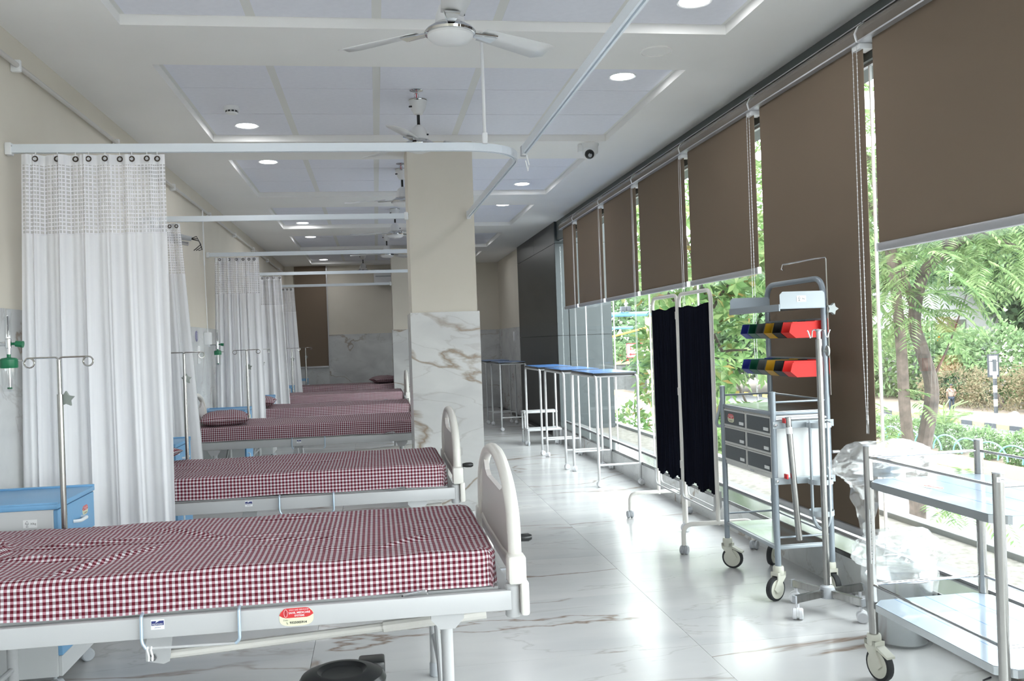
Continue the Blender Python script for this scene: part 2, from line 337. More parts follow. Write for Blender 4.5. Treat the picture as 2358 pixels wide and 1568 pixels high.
def arcpts(c, r, a0, a1, n, plane='XZ', t=0.0):
    out = []
    for i in range(n + 1):
        a = a0 + (a1 - a0) * i / n; p, q = c[0] + r * math.cos(a), c[1] + r * math.sin(a)
        out.append({'XZ': (p, t, q), 'YZ': (t, p, q), 'XY': (p, q, t)}[plane])
    return out
def round_path(pts, r, n=6):
    """polyline with its inner corners rounded"""
    P = [Vector(p) for p in pts]; out = [P[0]]
    for i in range(1, len(P) - 1):
        a, b = (P[i - 1] - P[i]), (P[i + 1] - P[i]); k = min(r, a.length * .49, b.length * .49)
        p0, p1 = P[i] + a.normalized() * k, P[i] + b.normalized() * k
        for j in range(n + 1):
            t = j / n; out.append(p0 * (1 - t) ** 2 + P[i] * 2 * t * (1 - t) + p1 * t * t)
    out.append(P[-1]); return out
# ------------------------------------------------------------ room shell
XL, XR, Y0, Y1, ZC, ZT = -1.68, 2.38, -7.0, 17.65, 2.848, 2.90
WZ = 1.525          # wainscot height
GX = 2.45           # glass line
NEAR_END = 11.75    # where the glazing meets the clad wall
floor = struct(MB().box(XL - .2, 2.6, Y0 - .1, Y1 + .1, -0.15, -0.006).build('floor', dark_gap, smooth=False))
_tm = {}
TX = [XL - 0.3, -0.31, 1.29, 2.30]; TY = [3.62 + 0.815 * k for k in range(-14, 19)]
for i in range(3):
    for j in range(len(TY) - 1):
        x0, x1, y0, y1 = max(TX[i], XL) + .0008, TX[i + 1] - .0008, max(TY[j], Y0) + .0008, min(TY[j + 1], Y1) - .0008
        if y1 <= y0: continue
        key = (i, round(y1 - y0, 3))
        if key not in _tm:
            _tm[key] = MB().box(-(x1 - x0) / 2, (x1 - x0) / 2, -(y1 - y0) / 2, (y1 - y0) / 2, -.006, 0).mesh('floor_tile'); _tm[key].materials.append(floor_m)
        o = bpy.data.objects.new('floor_tile', _tm[key]); C.objects.link(o); o.parent = floor; o.location = ((x0 + x1) / 2, (y0 + y1) / 2, 0)
# ceiling: one slab with six tiled recesses
RX0, RX1 = -1.14, 1.85
REC = [(-5.10, -3.23), (-2.52, -.65), (0.05, 1.92), (2.60, 4.47), (5.08, 6.95), (7.62, 9.50), (10.22, 12.05), (12.85, 14.72), (15.40, 17.25)]
cb = MB(); cb.box(XL - .2, RX0, Y0, Y1, ZC, 3.1); cb.box(RX1, 2.41, Y0, Y1, ZC, 3.1)
ys = [Y0] + [v for r in REC for v in r] + [Y1]
for k in range(0, len(ys), 2): cb.box(RX0, RX1, ys[k], ys[k + 1], ZC, 3.1)
cb.box(RX0, RX1, Y0, Y1, 2.915, 3.1)
ceiling = struct(cb.build('ceiling', ceil_m, smooth=False))
tm = MB().box(-.276, .276, -.2995, .2995, 0, .010).mesh('ceiling_tile'); tm.materials.append(tile_m)
gm = None
for (a, b) in REC:
    ln = (b - a) / 3
    for i in range(5):
        for j in range(3):
            o = bpy.data.objects.new('ceiling_tile', tm); C.objects.link(o); o.parent = ceiling
            o.location = (RX0 + .299 + .598 * i, a + ln * (j + .5), ZT - .002); o.scale = (1.0, (ln - .008) / .599, 1)
    g = MB()
    for i in range(6): g.box(RX0 + .598 * i - .024 + (.024 if i == 0 else 0), RX0 + .598 * i + .024 - (.024 if i == 5 else 0), a, b, ZT - .001, ZT + .004)
    g.build('grid_bar', grid_m, ceiling, False)
# left wall and marble wainscot slabs
wl = struct(MB().box(XL - .2, XL, Y0, Y1, -.1, 3.0).build('wall_left', cream, smooth=False))
yy = Y0
while yy < Y1 - .05:
    w = min(1.2, Y1 - yy); MB().box(-.009, .009, 0.001, w - .001, 0, WZ).build('marble_slab', wain_m, wl, False, (XL + .009, yy, 0)); yy += w
# back wall with window and air conditioner
wb = struct(MB().box(XL - .2, 2.6, Y1, Y1 + .2, -.1, 3.0).build('wall_back', cream, smooth=False))
for (a, b, z0, z1) in [(XL, -1.50, 0, WZ), (-1.50, -.90, 0, .90), (-.90, .30, 0, WZ), (.30, 1.4, 0, WZ), (1.4, 2.40, 0, WZ)]:
    MB().box(a + .001, b - .001, -.018, 0, z0, z1).build('marble_slab', wain_m, wb, False, (0, Y1, 0))
MB().box(XL, 2.6, Y0 - .2, Y0, -.1, 3.0).build('wall_front', cream, smooth=False)['kind'] = 'structure'
# right wall beyond the glazing: clad pier, then cream wall with wainscot
wr = struct(MB().box(2.42, 2.62, NEAR_END + 3.18, Y1, -.1, 3.0).build('wall_right', cream, smooth=False))
MB().box(2.40, 2.42, NEAR_END + 3.2, Y1, 0, WZ).build('marble_slab', wain_m, wr, False)
pier = struct(MB().box(2.40, 3.12, NEAR_END + .02, NEAR_END + 3.18, -.3, 3.4).build('wall_clad', dark_gap, smooth=False))
for (z0, z1) in [(0, 1.335), (1.341, 2.56), (2.566, 2.846)]:
    ys_ = [NEAR_END, NEAR_END + 1.6, NEAR_END + 3.18] if z0 > 2 else [NEAR_END, NEAR_END + 3.18]
    for k in range(len(ys_) - 1):
        MB().box(2.38, 2.40, ys_[k] + .002, ys_[k + 1] - .003, z0, z1).build('cladding_panel', acp, pier, False)
    for (x0, x1) in [(2.38, 2.535), (2.545, 3.12)]:
        MB().box(x0, x1, NEAR_END - .02, NEAR_END + .02, z0 if z0 else -.3, z1 + (.5 if z1 > 2.8 else 0)).build('cladding_panel', acp_out, pier, False)
# pillars: cream shaft on a marble-clad foot
def pillar(x0, x1, y0, y1):
    p = struct(MB().box(x0 + .015, x1 - .015, y0 + .015, y1 - .015, 0, ZC).build('pillar', cream, smooth=False))
    for k, (a, b, c, d) in enumerate([(x0, x1, y0, y0 + .018), (x0, x0 + .018, y0 + .018, y1 - .018), (x1 - .018, x1, y0 + .018, y1 - .018), (x0, x1, y1 - .018, y1)]):
        MB().box(a, b, c, d, 0.001, 1.535).build('marble_slab', pil_m, p, False)
    return p
pillar(.265, .797, 6.93, 7.55)
pillar(.265, .80, 14.62, 15.2)
# window side: plinth, granite sill, beam, glass panes
plinth = struct(MB().box(2.285, 2.62, Y0, NEAR_END - .02, -.1, .175).build('wall_plinth', concrete, smooth=False))
for k in range(19):
    a, b = Y0 + .9857 * k, Y0 + .9857 * (k + 1)
    MB().box(2.265, 2.285, a + .001, min(b, NEAR_END - .02) - .001, 0, .175).build('marble_slab', wain_m, plinth, False)
struct(MB().box(2.25, 2.455, Y0, NEAR_END - .02, .175, .20, .004).build('sill', granite, smooth=False))
beam = struct(MB().box(2.41, 2.62, Y0, NEAR_END - .02, 2.60, 3.1).build('beam', beam_m, smooth=False))
PJ = [Y0, -5.75, -4.5, -3.25, -2.05, -.85, .35, 1.62, 2.88, 4.13, 5.38, 6.63, 7.88, 9.13, 10.38, NEAR_END - .02]
for k in range(len(PJ) - 1):
    w = struct(MB().box(GX - .005, GX + .005, PJ[k] + .006, PJ[k + 1] - .006, .20, 2.60).build('window_%d' % (k + 1), glass_m, smooth=False))
    if k: MB().box(GX - .006, GX + .006, PJ[k] - .0055, PJ[k] + .0055, .20, 2.60).build('silicone_joint', chain_m, w, False)
for (z0, z1) in ((.20, .212), (2.588, 2.60)): struct(MB().box(GX - .012, GX + .012, Y0, NEAR_END - .02, z0, z1).build('trim_channel', alu, smooth=False))
# outside ledge of the floor below the windows
ledge = struct(MB().box(2.46, 3.22, -9, 13.5, -.6, .09).build('ledge', ledge_m, smooth=False))
MB().box(2.46, 2.62, -9, 11.7, .09, .14).build('ledge_step', concrete, ledge, False)
MB().box(3.18, 3.27, -9, 13.5, -.6, .125, .005).build('ledge_edge', ledge_paint, ledge, False)
# ------------------------------------------------------------ roller blinds
JY = [.20, 1.46, 2.74, 4.00, 5.26, 6.54, 7.83, 9.06, 10.30, 11.10]  # first two blinds, out of view, are added to cut light from behind
BX = 2.345
BLAB = ['brown roller blind half lowered, second one back along the unseen glazing', 'brown roller blind half lowered, first one back along the unseen glazing', 'brown roller blind half lowered above the steel trolley', 'brown roller blind lowered right down to the granite sill behind the drawer cart',
        'brown roller blind half lowered just beyond the full-length one', 'brown roller blind half lowered above the navy privacy screen', 'brown roller blind half lowered, fourth beyond the drawer cart',
        'brown roller blind half lowered above the blue-topped tables', 'narrow brown roller blind half lowered next to the dark clad pier']
def blind(y0, y1, zb, label, zchain):
    t = thing('roller_blind', label, 'blind', (BX, y0, 0), 0, 'roller blinds along the glazing'); L = y1 - y0
    prof = [(.055, 2.665), (-.030, 2.665)] + [(-.030 - .012 * math.sin(PI * k / 10) - .0, 2.665 + .012 * k) for k in range(1, 4)] + [(-.036, 2.71), (-.022, 2.735), (.005, 2.752), (.055, 2.755)]
    # prof is (x,z) extruded along y
    MB().prism(prof, .012, L - .002, 'XZ').build('cassette', cass_m, t, True)
    lip = MB(); lip.box(-.036, .055, .012, L - .002, 2.657, 2.665); lip.box(-.004, .056, .012, L - .002, 2.754, 2.760); lip.build('cassette_trim', alu, t, False)
    cap = [(x * 1.06 - .002, 2.709 + (z - 2.709) * 1.10) for x, z in prof]
    MB().prism(cap, 0, .012, 'XZ').build('end_cap', white_pl, t, False)
    MB().box(-.02, .05, .002, .075, 2.632, 2.657).build('chain_bracket', white_pl, t, False)
    MB().box(.0005, .0025, .012, L - .072, zb + .03, 2.665).build('fabric', blind_m, t, False)
    MB().box(-.012, .014, .014, L - .074, zb, zb + .042, .012).build('bottom_rail', alu, t, True)
    for q0 in (.004, L - .0755): MB().box(-.012, .014, q0, q0 + .0105, zb, zb + .042, .004).build('rail_end_cap', white_pl, t)
    for dy in (.014, .050):
        sg = MB(); n = int((2.64 - zchain) / .02)
        pth = [(-.030, dy + (.032 - dy) * max(0, (k / n - .82)) * 4, 2.64 - (2.64 - zchain) * k / n) for k in range(n + 1)]
        sg.tube(pth, .0017, 5)
        if y0 < 6: 
            for p in pth[::1]: sg.ball(p, .0034, 6, 4)
        sg.build('bead_chain', chain_m, t)
    MB().box(-.036, -.024, .024, .040, zchain - .07, zchain + .02, .005).build('chain_weight', clearp, t)
for k in range(len(JY) - 1):
    blind(JY[k], JY[k + 1], .265 if k == 3 else 1.655, BLAB[k], [.9, .9, .9, .86, .90, .95, .93, 1.0, .98][k])
# ------------------------------------------------------------ ceiling fittings
DL = [(1.56, -4.6), (-.86, -3.7), (1.56, -2.1), (-.86, -1.1), (1.56, 0.6), (-.86, 1.5), (1.57, 4.16), (-.86, 2.95), (1.555, 5.39), (-.86, 6.66), (-.86, 7.95), (1.535, 9.14), (1.53, 10.53), (-.88, 11.86), (-.887, 13.37), (1.53, 14.3), (-.90, 16.9), (1.52, 16.0)]  # lamps of the unseen half are added to light the near end
DLL = ['lit round downlight in the first recess of the unseen half, aisle side', 'lit round downlight in the first recess of the unseen half, bed side', 'lit round downlight in the second recess of the unseen half, aisle side', 'lit round downlight in the second recess of the unseen half, bed side', 'lit round downlight behind the camera over the aisle', 'lit round downlight behind the camera over the beds', 'lit round downlight at the photo\'s top edge above the window aisle', 'lit round downlight over the first bed in the first recess',
       'lit round downlight in the second ceiling recess on the window side', 'lit round downlight beside the smoke detector', 'lit round downlight just beyond the first curtain rail', 'lit round downlight past the dome camera',
       'lit round downlight on the window side of the fourth recess', 'lit round downlight above the second curtain rail', 'lit round downlight on the bed side of the fifth recess', 'lit round downlight hidden past the marble pillar',
       'lit round downlight in the last recess near the brown-blinded end window', 'lit round downlight in the last recess on the clad-pier side']
rim = MB().lathe([(.072, -.001), (.084, -.004), (.084, 0.002), (.072, .002)], 28).mesh('rim'); rim.materials.append(white_pl)
lens = MB().lathe([(.071, -.0022), (.060, -.003), (.0005, -.0035)], 28).mesh('lens'); lens.materials.append(lamp_m)
for (x, y), lab in zip(DL, DLL):
    t = thing('downlight', lab, 'ceiling light', (x, y, ZT - .002), 0, 'round LED downlights')
    for nm, me in (('rim', rim), ('lens', lens)):
        o = bpy.data.objects.new(nm, me); C.objects.link(o); o.parent = t
    ld = bpy.data.lights.new('downlight_glow', 'AREA'); ld.shape = 'DISK'; ld.size = .13; ld.energy = LAMP_W; ld.color = (0.97, 0.985, 1.0)
    lo = bpy.data.objects.new('downlight_glow', ld); C.objects.link(lo); lo.parent = t; lo.location = (0, 0, -.006)
def disc(name, label, cat, loc, prof, m): return tag(MB().lathe(prof, 32).build(name, m, None, True, loc), label, cat)
sp = thing('ceiling_speaker', 'flush round white ceiling speaker between two recesses', 'speaker', (1.563, 4.743, ZC))
MB().lathe([(.088, 0), (.088, -.006), (.080, -.009), (.080, -.005)], 36).build('rim', ceil_m, sp); MB().lathe([(.079, -.004), (.02, -.006), (.001, -.006)], 36).build('grille', ceil_m, sp)
sp2 = thing('ceiling_speaker', 'flush round white ceiling disc seen past the pillar, beyond the fourth recess', 'speaker', (1.2, 12.45, ZC))
MB().lathe([(.088, 0), (.088, -.006), (.080, -.009), (.080, -.005)], 24).build('rim', white_pl, sp2); MB().lathe([(.079, -.004), (.001, -.006)], 24).build('grille', white_pl, sp2)
sd = thing('smoke_detector', 'small white smoke detector on a ceiling tile', 'smoke detector', (-.886, 6.14, ZT - .002))
MB().lathe([(.052, 0), (.052, -.022), (.045, -.026), (.001, -.026)], 28).build('base', white_pl, sd); MB().lathe([(.038, -.026), (.038, -.042), (.030, -.048), (.001, -.049)], 28).build('sensing_chamber', white_pl, sd)
sl = MB()
for k in range(10):
    a = 2 * PI * k / 10; sl.obox((.0375 * math.cos(a), .0375 * math.sin(a), -.033), (-.008 * math.sin(a), .008 * math.cos(a), 0), (.002 * math.cos(a), .002 * math.sin(a), 0), (0, 0, .005))
sl.build('vent_slot', blk, sd, False)
cc = thing('dome_camera', 'white ceiling dome security camera with black eyeball lens', 'security camera', (1.745, 7.05, ZC)); cc.scale = (1.3, 1.3, 1.3)
MB().lathe([(.055, 0), (.055, -.010), (.050, -.02), (.050, -.055), (.044, -.066), (.002, -.068)], 28).build('housing', white_pl, cc)
MB().ball((-.010, -.022, -.062), .042, 20, 14).build('eyeball', white_pl, cc); 
e = MB().ball((-.014, -.040, -.070), .031, 20, 14).build('lens_window', blk, cc); MB().lathe([(.012, 0), (.012, -.004), (.001, -.004)], 14, (-.017, -.066, -.084), 'Y').build('lens_ring', greycast, e)
MB().box(-.075, -.045, -.01, .02, -.05, -.0, .005).build('side_bracket', white_pl, cc)
for k, (x, y, lab) in enumerate([(.305, 5.72, 'chrome fire sprinkler head in front of the second fan'), (.27, 8.05, 'chrome fire sprinkler head tucked against the marble pillar'), (.25, 10.9, 'chrome fire sprinkler head above the second curtain rail')]):
    t = thing('sprinkler', lab, 'sprinkler', (x, y, ZT - .002), 0, 'ceiling sprinklers')
    MB().lathe([(.042, 0), (.042, -.004), (.02, -.012), (.008, -.014), (.008, -.02)], 24).build('escutcheon', chrome, t)
    fr = MB(); fr.tube([(.004, 0, -.018), (.014, 0, -.03), (.012, 0, -.045), (.003, 0, -.054)], .0025, 6); fr.tube([(-.004, 0, -.018), (-.014, 0, -.03), (-.012, 0, -.045), (-.003, 0, -.054)], .0025, 6); fr.build('frame_arm', chrome, t)
    MB().cyl((0, 0, -.02), (0, 0, -.05), .003, 8).build('glass_bulb', red_s, t); MB().lathe([(.016, -.054), (.016, -.057), (.001, -.058)], 18).build('deflector', chrome, t)
# fans
def fan(label, loc, a0, R=.53):
    t = thing('ceiling_fan', label, 'fan', loc, 0, 'ceiling fans in a row')
    MB().lathe([(.058, 0), (.060, -.008), (.056, -.03), (.045, -.065), (.028, -.095), (.013, -.10)], 28).build('canopy', fan_w, t)
    MB().lathe([(.0595, -.001), (.0615, -.004), (.0595, -.009)], 28).build('canopy_ring', chrome, t)
    MB().cyl((0, 0, -.095), (0, 0, -.18), .0105, 12).build('down_rod', blk, t)
    MB().lathe([(.012, -.165), (.022, -.168), (.045, -.19), (.058, -.225), (.062, -.255), (.062, -.263)], 28).build('motor_cover', fan_w, t)
    MB().lathe([(.062, -.262), (.066, -.266), (.080, -.275), (.100, -.288), (.108, -.298), (.106, -.308), (.096, -.310)], 32).build('chrome_ring', chrome, t)
    MB().lathe([(.098, -.306), (.096, -.318), (.080, -.334), (.045, -.345), (.001, -.348)], 32).build('bottom_cap', fan_w, t)
    for k in range(3):
        a = a0 + 2 * PI * k / 3; c, s = math.cos(a), math.sin(a)
        def P(r, w, z): return (r * c - w * s, r * s + w * c, z)
        b = MB(); b.add([P(.10, -.014, -.286), P(.10, .014, -.286), P(.225, .030, -.292), P(.225, -.030, -.288), P(.10, -.014, -.292), P(.10, .014, -.292), P(.225, .030, -.298), P(.225, -.030, -.294)],
                        [(0, 1, 2, 3), (7, 6, 5, 4), (0, 4, 5, 1), (1, 5, 6, 2), (2, 6, 7, 3), (3, 7, 4, 0)]); b.tube([P(.11, -.016, -.289), P(.22, -.036, -.288)], .004, 6)
        b.build('blade_arm', chrome, t)
        sec = []; n = 7
        for i in range(n + 1):
            r = .16 + (R - .16) * i / n; w0, w1 = -.045 - .012 * i / n, .045 + .030 * i / n
            if i == n: w0, w1 = -.045, .045
            for w in (w0, (w0 + w1) / 2, w1): sec.append(P(r, w, -.287 - .20 * w + .01 * (1 - abs(w) / .08) - .012 * i / n))
        fcs = [(3 * i + j, 3 * i + j + 1, 3 * i + j + 4, 3 * i + j + 3) for i in range(n) for j in range(2)]
        o = MB().add(sec, fcs).build('blade', fan_w, t); md = o.modifiers.new('thickness', 'SOLIDIFY'); md.thickness = .003
    for (x, z) in ((-.05, -.05), (.05, -.235)): MB().obox((x, -.024 if z > -.1 else -.032, z), (.010, -.004, 0), (.001, .002, 0), (0, 0, .005)).build('maker_badge', ink, t, False)
    return t
FZ = ZT - .002
fan('white ceiling fan with its three blades in full view in front of the curtain rail', (.352, 3.78, FZ), math.radians(268))
fan('white ceiling fan on a black rod behind the first curtain rail', (.325, 5.95, FZ), math.radians(250))
fan('white ceiling fan half hidden by the upper shaft of the first pillar', (.285, 8.3, FZ), math.radians(170))
fan('white ceiling fan above the second curtain rail', (.27, 10.75, FZ), math.radians(175))
fan('white ceiling fan over the third and fourth curtain rails', (.20, 13.2, FZ), math.radians(172))
fan('small-looking white ceiling fan near the end wall', (-.18, 16.0, FZ), math.radians(30))
# ------------------------------------------------------------ curtain rails
RZ = 2.275
def railmesh(t, path, name='track', w=.013, h=.020):
    m = MB(); P = [Vector(p) for p in path]; vs = []; fs = []
    for i, p in enumerate(P):
        d = ((P[min(i + 1, len(P) - 1)] - P[max(i - 1, 0)])).normalized(); n = Vector((-d.y, d.x, 0))
        for (a, b) in ((-w, h), (w, h), (w, -h), (w * .35, -h), (w * .35, -h * .5), (-w * .35, -h * .5), (-w * .35, -h), (-w, -h)): vs.append(p + n * a + Vector((0, 0, b)))
    q = 8
    for i in range(len(P) - 1):
        for k in range(q): fs.append((i * q + k, i * q + (k + 1) % q, (i + 1) * q + (k + 1) % q, (i + 1) * q + k))
    fs += [tuple(range(q))[::-1], tuple((len(P) - 1) * q + k for k in range(q))]
    return m.add(vs, fs).build(name, rail_m, t, False)
def bracket(t, x, y, s=1, name='wall_bracket'):
    o = MB().box(x - .014, x + .014, y - .02, y + .02, RZ - .03, RZ + .028, .004).build(name, white_pl, t)
    MB().ball((x + .015 * s, y - .012, RZ + .012), .004, 8, 6).build('screw', greycast, o)
r1 = thing('curtain_rail', 'pale curtain rail that curves round to the front of the marble pillar', 'curtain rail')
railmesh(r1, round_path([(XL, 4.52, RZ), (.78, 4.50, RZ), (.735, 6.94, RZ)], .36, 14)); bracket(r1, XL + .016, 4.52); 
MB().cyl((.575, 4.5, RZ + .02), (.575, 4.5, ZC), .008).build('ceiling_hanger', white_pl, r1); MB().box(.562, .588, 4.487, 4.513, RZ + .015, RZ + .07, .004).build('hanger_clamp', white_pl, r1)
MB().box(.72, .752, 6.90, 6.93, RZ - .03, RZ + .03, .003).build('wall_bracket', white_pl, r1)
r0 = thing('curtain_rail', 'straight curtain rail running along the aisle towards the camera', 'curtain rail')
railmesh(r0, [(.795, -1.0, RZ), (.787, 4.60, RZ)]); MB().cyl((.79, 1.5, RZ + .02), (.79, 1.5, ZC), .008).build('ceiling_hanger', white_pl, r0)
MB().box(.772, .80, 4.58, 4.62, RZ - .026, RZ + .024, .003).build('joint_block', alu, r0)
MB().tube([(.80, 4.60, RZ - .02), (.815, 4.61, RZ - .07), (.81, 4.62, RZ - .10), (.795, 4.60, RZ - .05)], .004, 6).build('loose_cord', white_pl, r0)
RL = [(6.93, .275, 'pale curtain rail from the bed-head wall to the first pillar'), (9.55, .80, 'pale curtain rail over the third bed'), (12.15, .80, 'pale curtain rail over the fourth bed'), (14.60, .275, 'pale curtain rail ending at the second pillar')]
for (y, xe, lab) in RL:
    t = thing('curtain_rail', lab, 'curtain rail'); railmesh(t, [(XL, y, RZ), (xe, y, RZ)]); bracket(t, XL + .016, y)
    if xe < .5: bracket(t, xe - .016, y)
# ------------------------------------------------------------ curtains
def curtain(label, y, xa, xb, xa2, xb2, folds, seed, nx=160, zbot=.30, amp=.035, eyelets=8):
    t = thing('privacy_curtain', label, 'curtain', (0, y, 0), 0, 'white cubicle curtains'); R = random.Random(seed)
    ph = [R.uniform(0, 6.28) for _ in range(6)]
    def pt(s, z):
        k = (2.24 - z) / 1.94; x = (xa + (xb - xa) * s) * (1 - k) + (xa2 + (xb2 - xa2) * s) * k
        s2 = s + .02 * math.sin(2.2 * k + ph[0])
        a = amp * (0.75 + .5 * k)
        dy = a * math.sin(2 * PI * folds * (max(0.0, s2) ** 1.25) + ph[1]) + a * .45 * math.sin(2 * PI * folds * 1.9 * s2 + ph[2] + k * .8) + .25 * a * math.sin(2 * PI * folds * 3.7 * s2 + ph[3])
        dy *= .18 + .82 * (1 - s) ** 1.1
        return (x + .35 * a * math.cos(2 * PI * folds * s2 + ph[4]), dy, z)
    def grid(z0, z1, nz, name, m, par):
        vs = [pt(i / nx, z0 + (z1 - z0) * j / nz) for j in range(nz + 1) for i in range(nx + 1)]
        fs = [(j * (nx + 1) + i, j * (nx + 1) + i + 1, (j + 1) * (nx + 1) + i + 1, (j + 1) * (nx + 1) + i) for j in range(nz) for i in range(nx)]
        me = bpy.data.meshes.new(name); me.from_pydata(vs, [], fs); uv = me.uv_layers.new(name='UVMap'); wid = (xb - xa) * 1.45
        idx = np.zeros(len(me.loops), dtype=np.int32); me.loops.foreach_get('vertex_index', idx)
        uvs = np.zeros((len(idx), 2), dtype=np.float32); uvs[:, 0] = (idx % (nx + 1)) / nx * wid; uvs[:, 1] = z0 + (z1 - z0) * (idx // (nx + 1)) / nz
        uv.data.foreach_set('uv', uvs.ravel()); me.materials.append(m)
        for p in me.polygons: p.use_smooth = True
        return link(name, me, None, par, False)
    grid(zbot, 1.868, 40, 'drape', curt_m, t); grid(1.868, 2.195, 10, 'net_panel', net_m, t); hb = grid(2.195, 2.243, 3, 'header_band', curt_m, t)
    for i in range(eyelets):
        s = (i + .5) / eyelets; p = pt(s ** .8, 2.222)
        o = MB().tube([(p[0] + .011 * math.cos(a), p[1] - .006, p[2] + .011 * math.sin(a)) for a in [2 * PI * k / 14 for k in range(14)]], .0032, 6, closed=True).build('eyelet', mat_ey, hb)
        MB().tube([(p[0], p[1] - .008, p[2]), (p[0], p[1] - .004, p[2] + .02), (p[0], 0, RZ - .02)], .002, 5).build('hook', white_pl, hb)
    return t
mat_ey = mat('dark_brass_eyelet', (0.06, 0.045, 0.035), 0.35, 0.7)
curtain('white curtain with netted top hanging beside the nearest bed, drawn back to the wall', 4.50, -1.60, -.965, -1.645, -.965, 6.0, 3, 220, .30, .024, 9)
curtain('narrow gathered white curtain just behind the broad front curtain', 6.93, -1.64, -1.40, -1.66, -1.28, 3.5, 5, 70, .32, .03, 4)
curtain('white netted curtain behind the bed with the pillow', 9.55, -1.61, -1.17, -1.66, -1.15, 6.0, 9, 110, .32, .035, 6)
curtain('white netted curtain, fourth along the row from the camera', 12.15, -1.60, -1.19, -1.62, -1.12, 4.5, 12, 80, .32, .035, 5)
curtain('white netted curtain beside the brown-blinded end window', 14.60, -1.56, -1.26, -1.58, -1.17, 4.0, 15, 60, .32, .03, 4)
# ------------------------------------------------------------ casters
def twin_caster(par, x, y, r=.026, rot=0.0, m=None, name='caster'):
    m = m or greycast; c, s = math.cos(rot), math.sin(rot)
    hs = MB(); hs.cyl((x, y, 2 * r - .004), (x, y, 2 * r + .018), .008, 10)
    cx, cy = x + .006 * c, y + .006 * s
    # hood over the two wheels
    pr = [(r * 1.02 * math.cos(a), r + r * 1.06 * math.sin(a)) for a in [math.radians(v) for v in range(-10, 211, 20)]]
    for w0, w1 in ((-.004, .004),):
        vs = [Vector((cx + p * c - w * s, cy + p * s + w * c, q)) for w in (w0, w1) for p, q in pr]; n = len(pr)
        hs.add(vs, [tuple(range(n))[::-1], tuple(range(n, 2 * n))] + [(i, (i + 1) % n, n + (i + 1) % n, n + i) for i in range(n)])
    o = hs.build(name, m, par)
    for sg in (-1, 1):
        w = MB(); a = Vector((cx - s * sg * .006, cy + c * sg * .006, r)); b = Vector((cx - s * sg * .020, cy + c * sg * .020, r)); e = Vector((cx - s * sg * .024, cy + c * sg * .024, r))
        w.tube([a, b, e], [r, r, r * .82], 16); w.build('wheel', m, o)
    return o
def big_caster(par, x, y, r=.062, rot=0.0, ztop=.15, brake=False):
    c, s = math.cos(rot), math.sin(rot)
    def P(a, w, z): return Vector((x + a * c - w * s, y + a * s + w * c, z))
    h = MB(); h.lathe([(.024, 2 * r + .004), (.026, 2 * r + .010), (.026, ztop - .008), (.023, ztop)], 18, (x, y, 0))
    off = .026
    outl = [(-.028, 2 * r + .022), (.028, 2 * r + .022), (.030, 2 * r - .012), (off + .030, r + .004), (off + .012, r - .014), (off - .014, r - .010), (off - .030, r + .030), (-.026, 2 * r - .006)]
    for w0, w1 in ((-.022, -.016), (.016, .022)):
        n = len(outl); vs = [P(a, w, z) for w in (w0, w1) for a, z in outl]
        h.add(vs, [tuple(range(n))[::-1], tuple(range(n, 2 * n))] + [(i, (i + 1) % n, n + (i + 1) % n, n + i) for i in range(n)])
    h.add([P(a, w, z) for z in (2 * r + .004, 2 * r + .022) for (a, w) in ((-.028, -.022), (.03, -.022), (.03, .022), (-.028, .022))], [(3, 2, 1, 0), (4, 5, 6, 7), (0, 1, 5, 4), (1, 2, 6, 5), (2, 3, 7, 6), (3, 0, 4, 7)])
    o = h.build('caster', creamcast, par)
    def wheel(prof, nm, m):
        w = MB(); vs = []; n = 26
        for (rr, ww) in prof:
            for k in range(n): a = 2 * PI * k / n; vs.append(P(off + rr * math.cos(a), ww, r + rr * math.sin(a)))
        fs = [(i * n + k, i * n + (k + 1) % n, (i + 1) * n + (k + 1) % n, (i + 1) * n + k) for i in range(len(prof) - 1) for k in range(n)]
        fs += [tuple(range(n))[::-1], tuple((len(prof) - 1) * n + k for k in range(n))]
        w.add(vs, fs).build(nm, m, o)
    wheel([(r * .80, -.013), (r * .96, -.012), (r, -.005), (r, .005), (r * .96, .012), (r * .80, .013)], 'tyre', rubber)
    wheel([(r * .2, -.0155), (r * .79, -.0145), (r * .79, .0145), (r * .2, .0155)], 'wheel', creamcast)
    if brake:
        b = MB(); b.add([P(a, w, z) for (a, z) in ((.020, 2 * r + .012), (.085, 2 * r - .018), (.085, 2 * r - .026), (.020, 2 * r - .004)) for w in (-.018, .018)], [(0, 1, 3, 2), (2, 3, 5, 4), (4, 5, 7, 6), (6, 7, 1, 0), (0, 2, 4, 6), (1, 7, 5, 3)]); b.build('brake_pedal', creamcast, o)
    return o
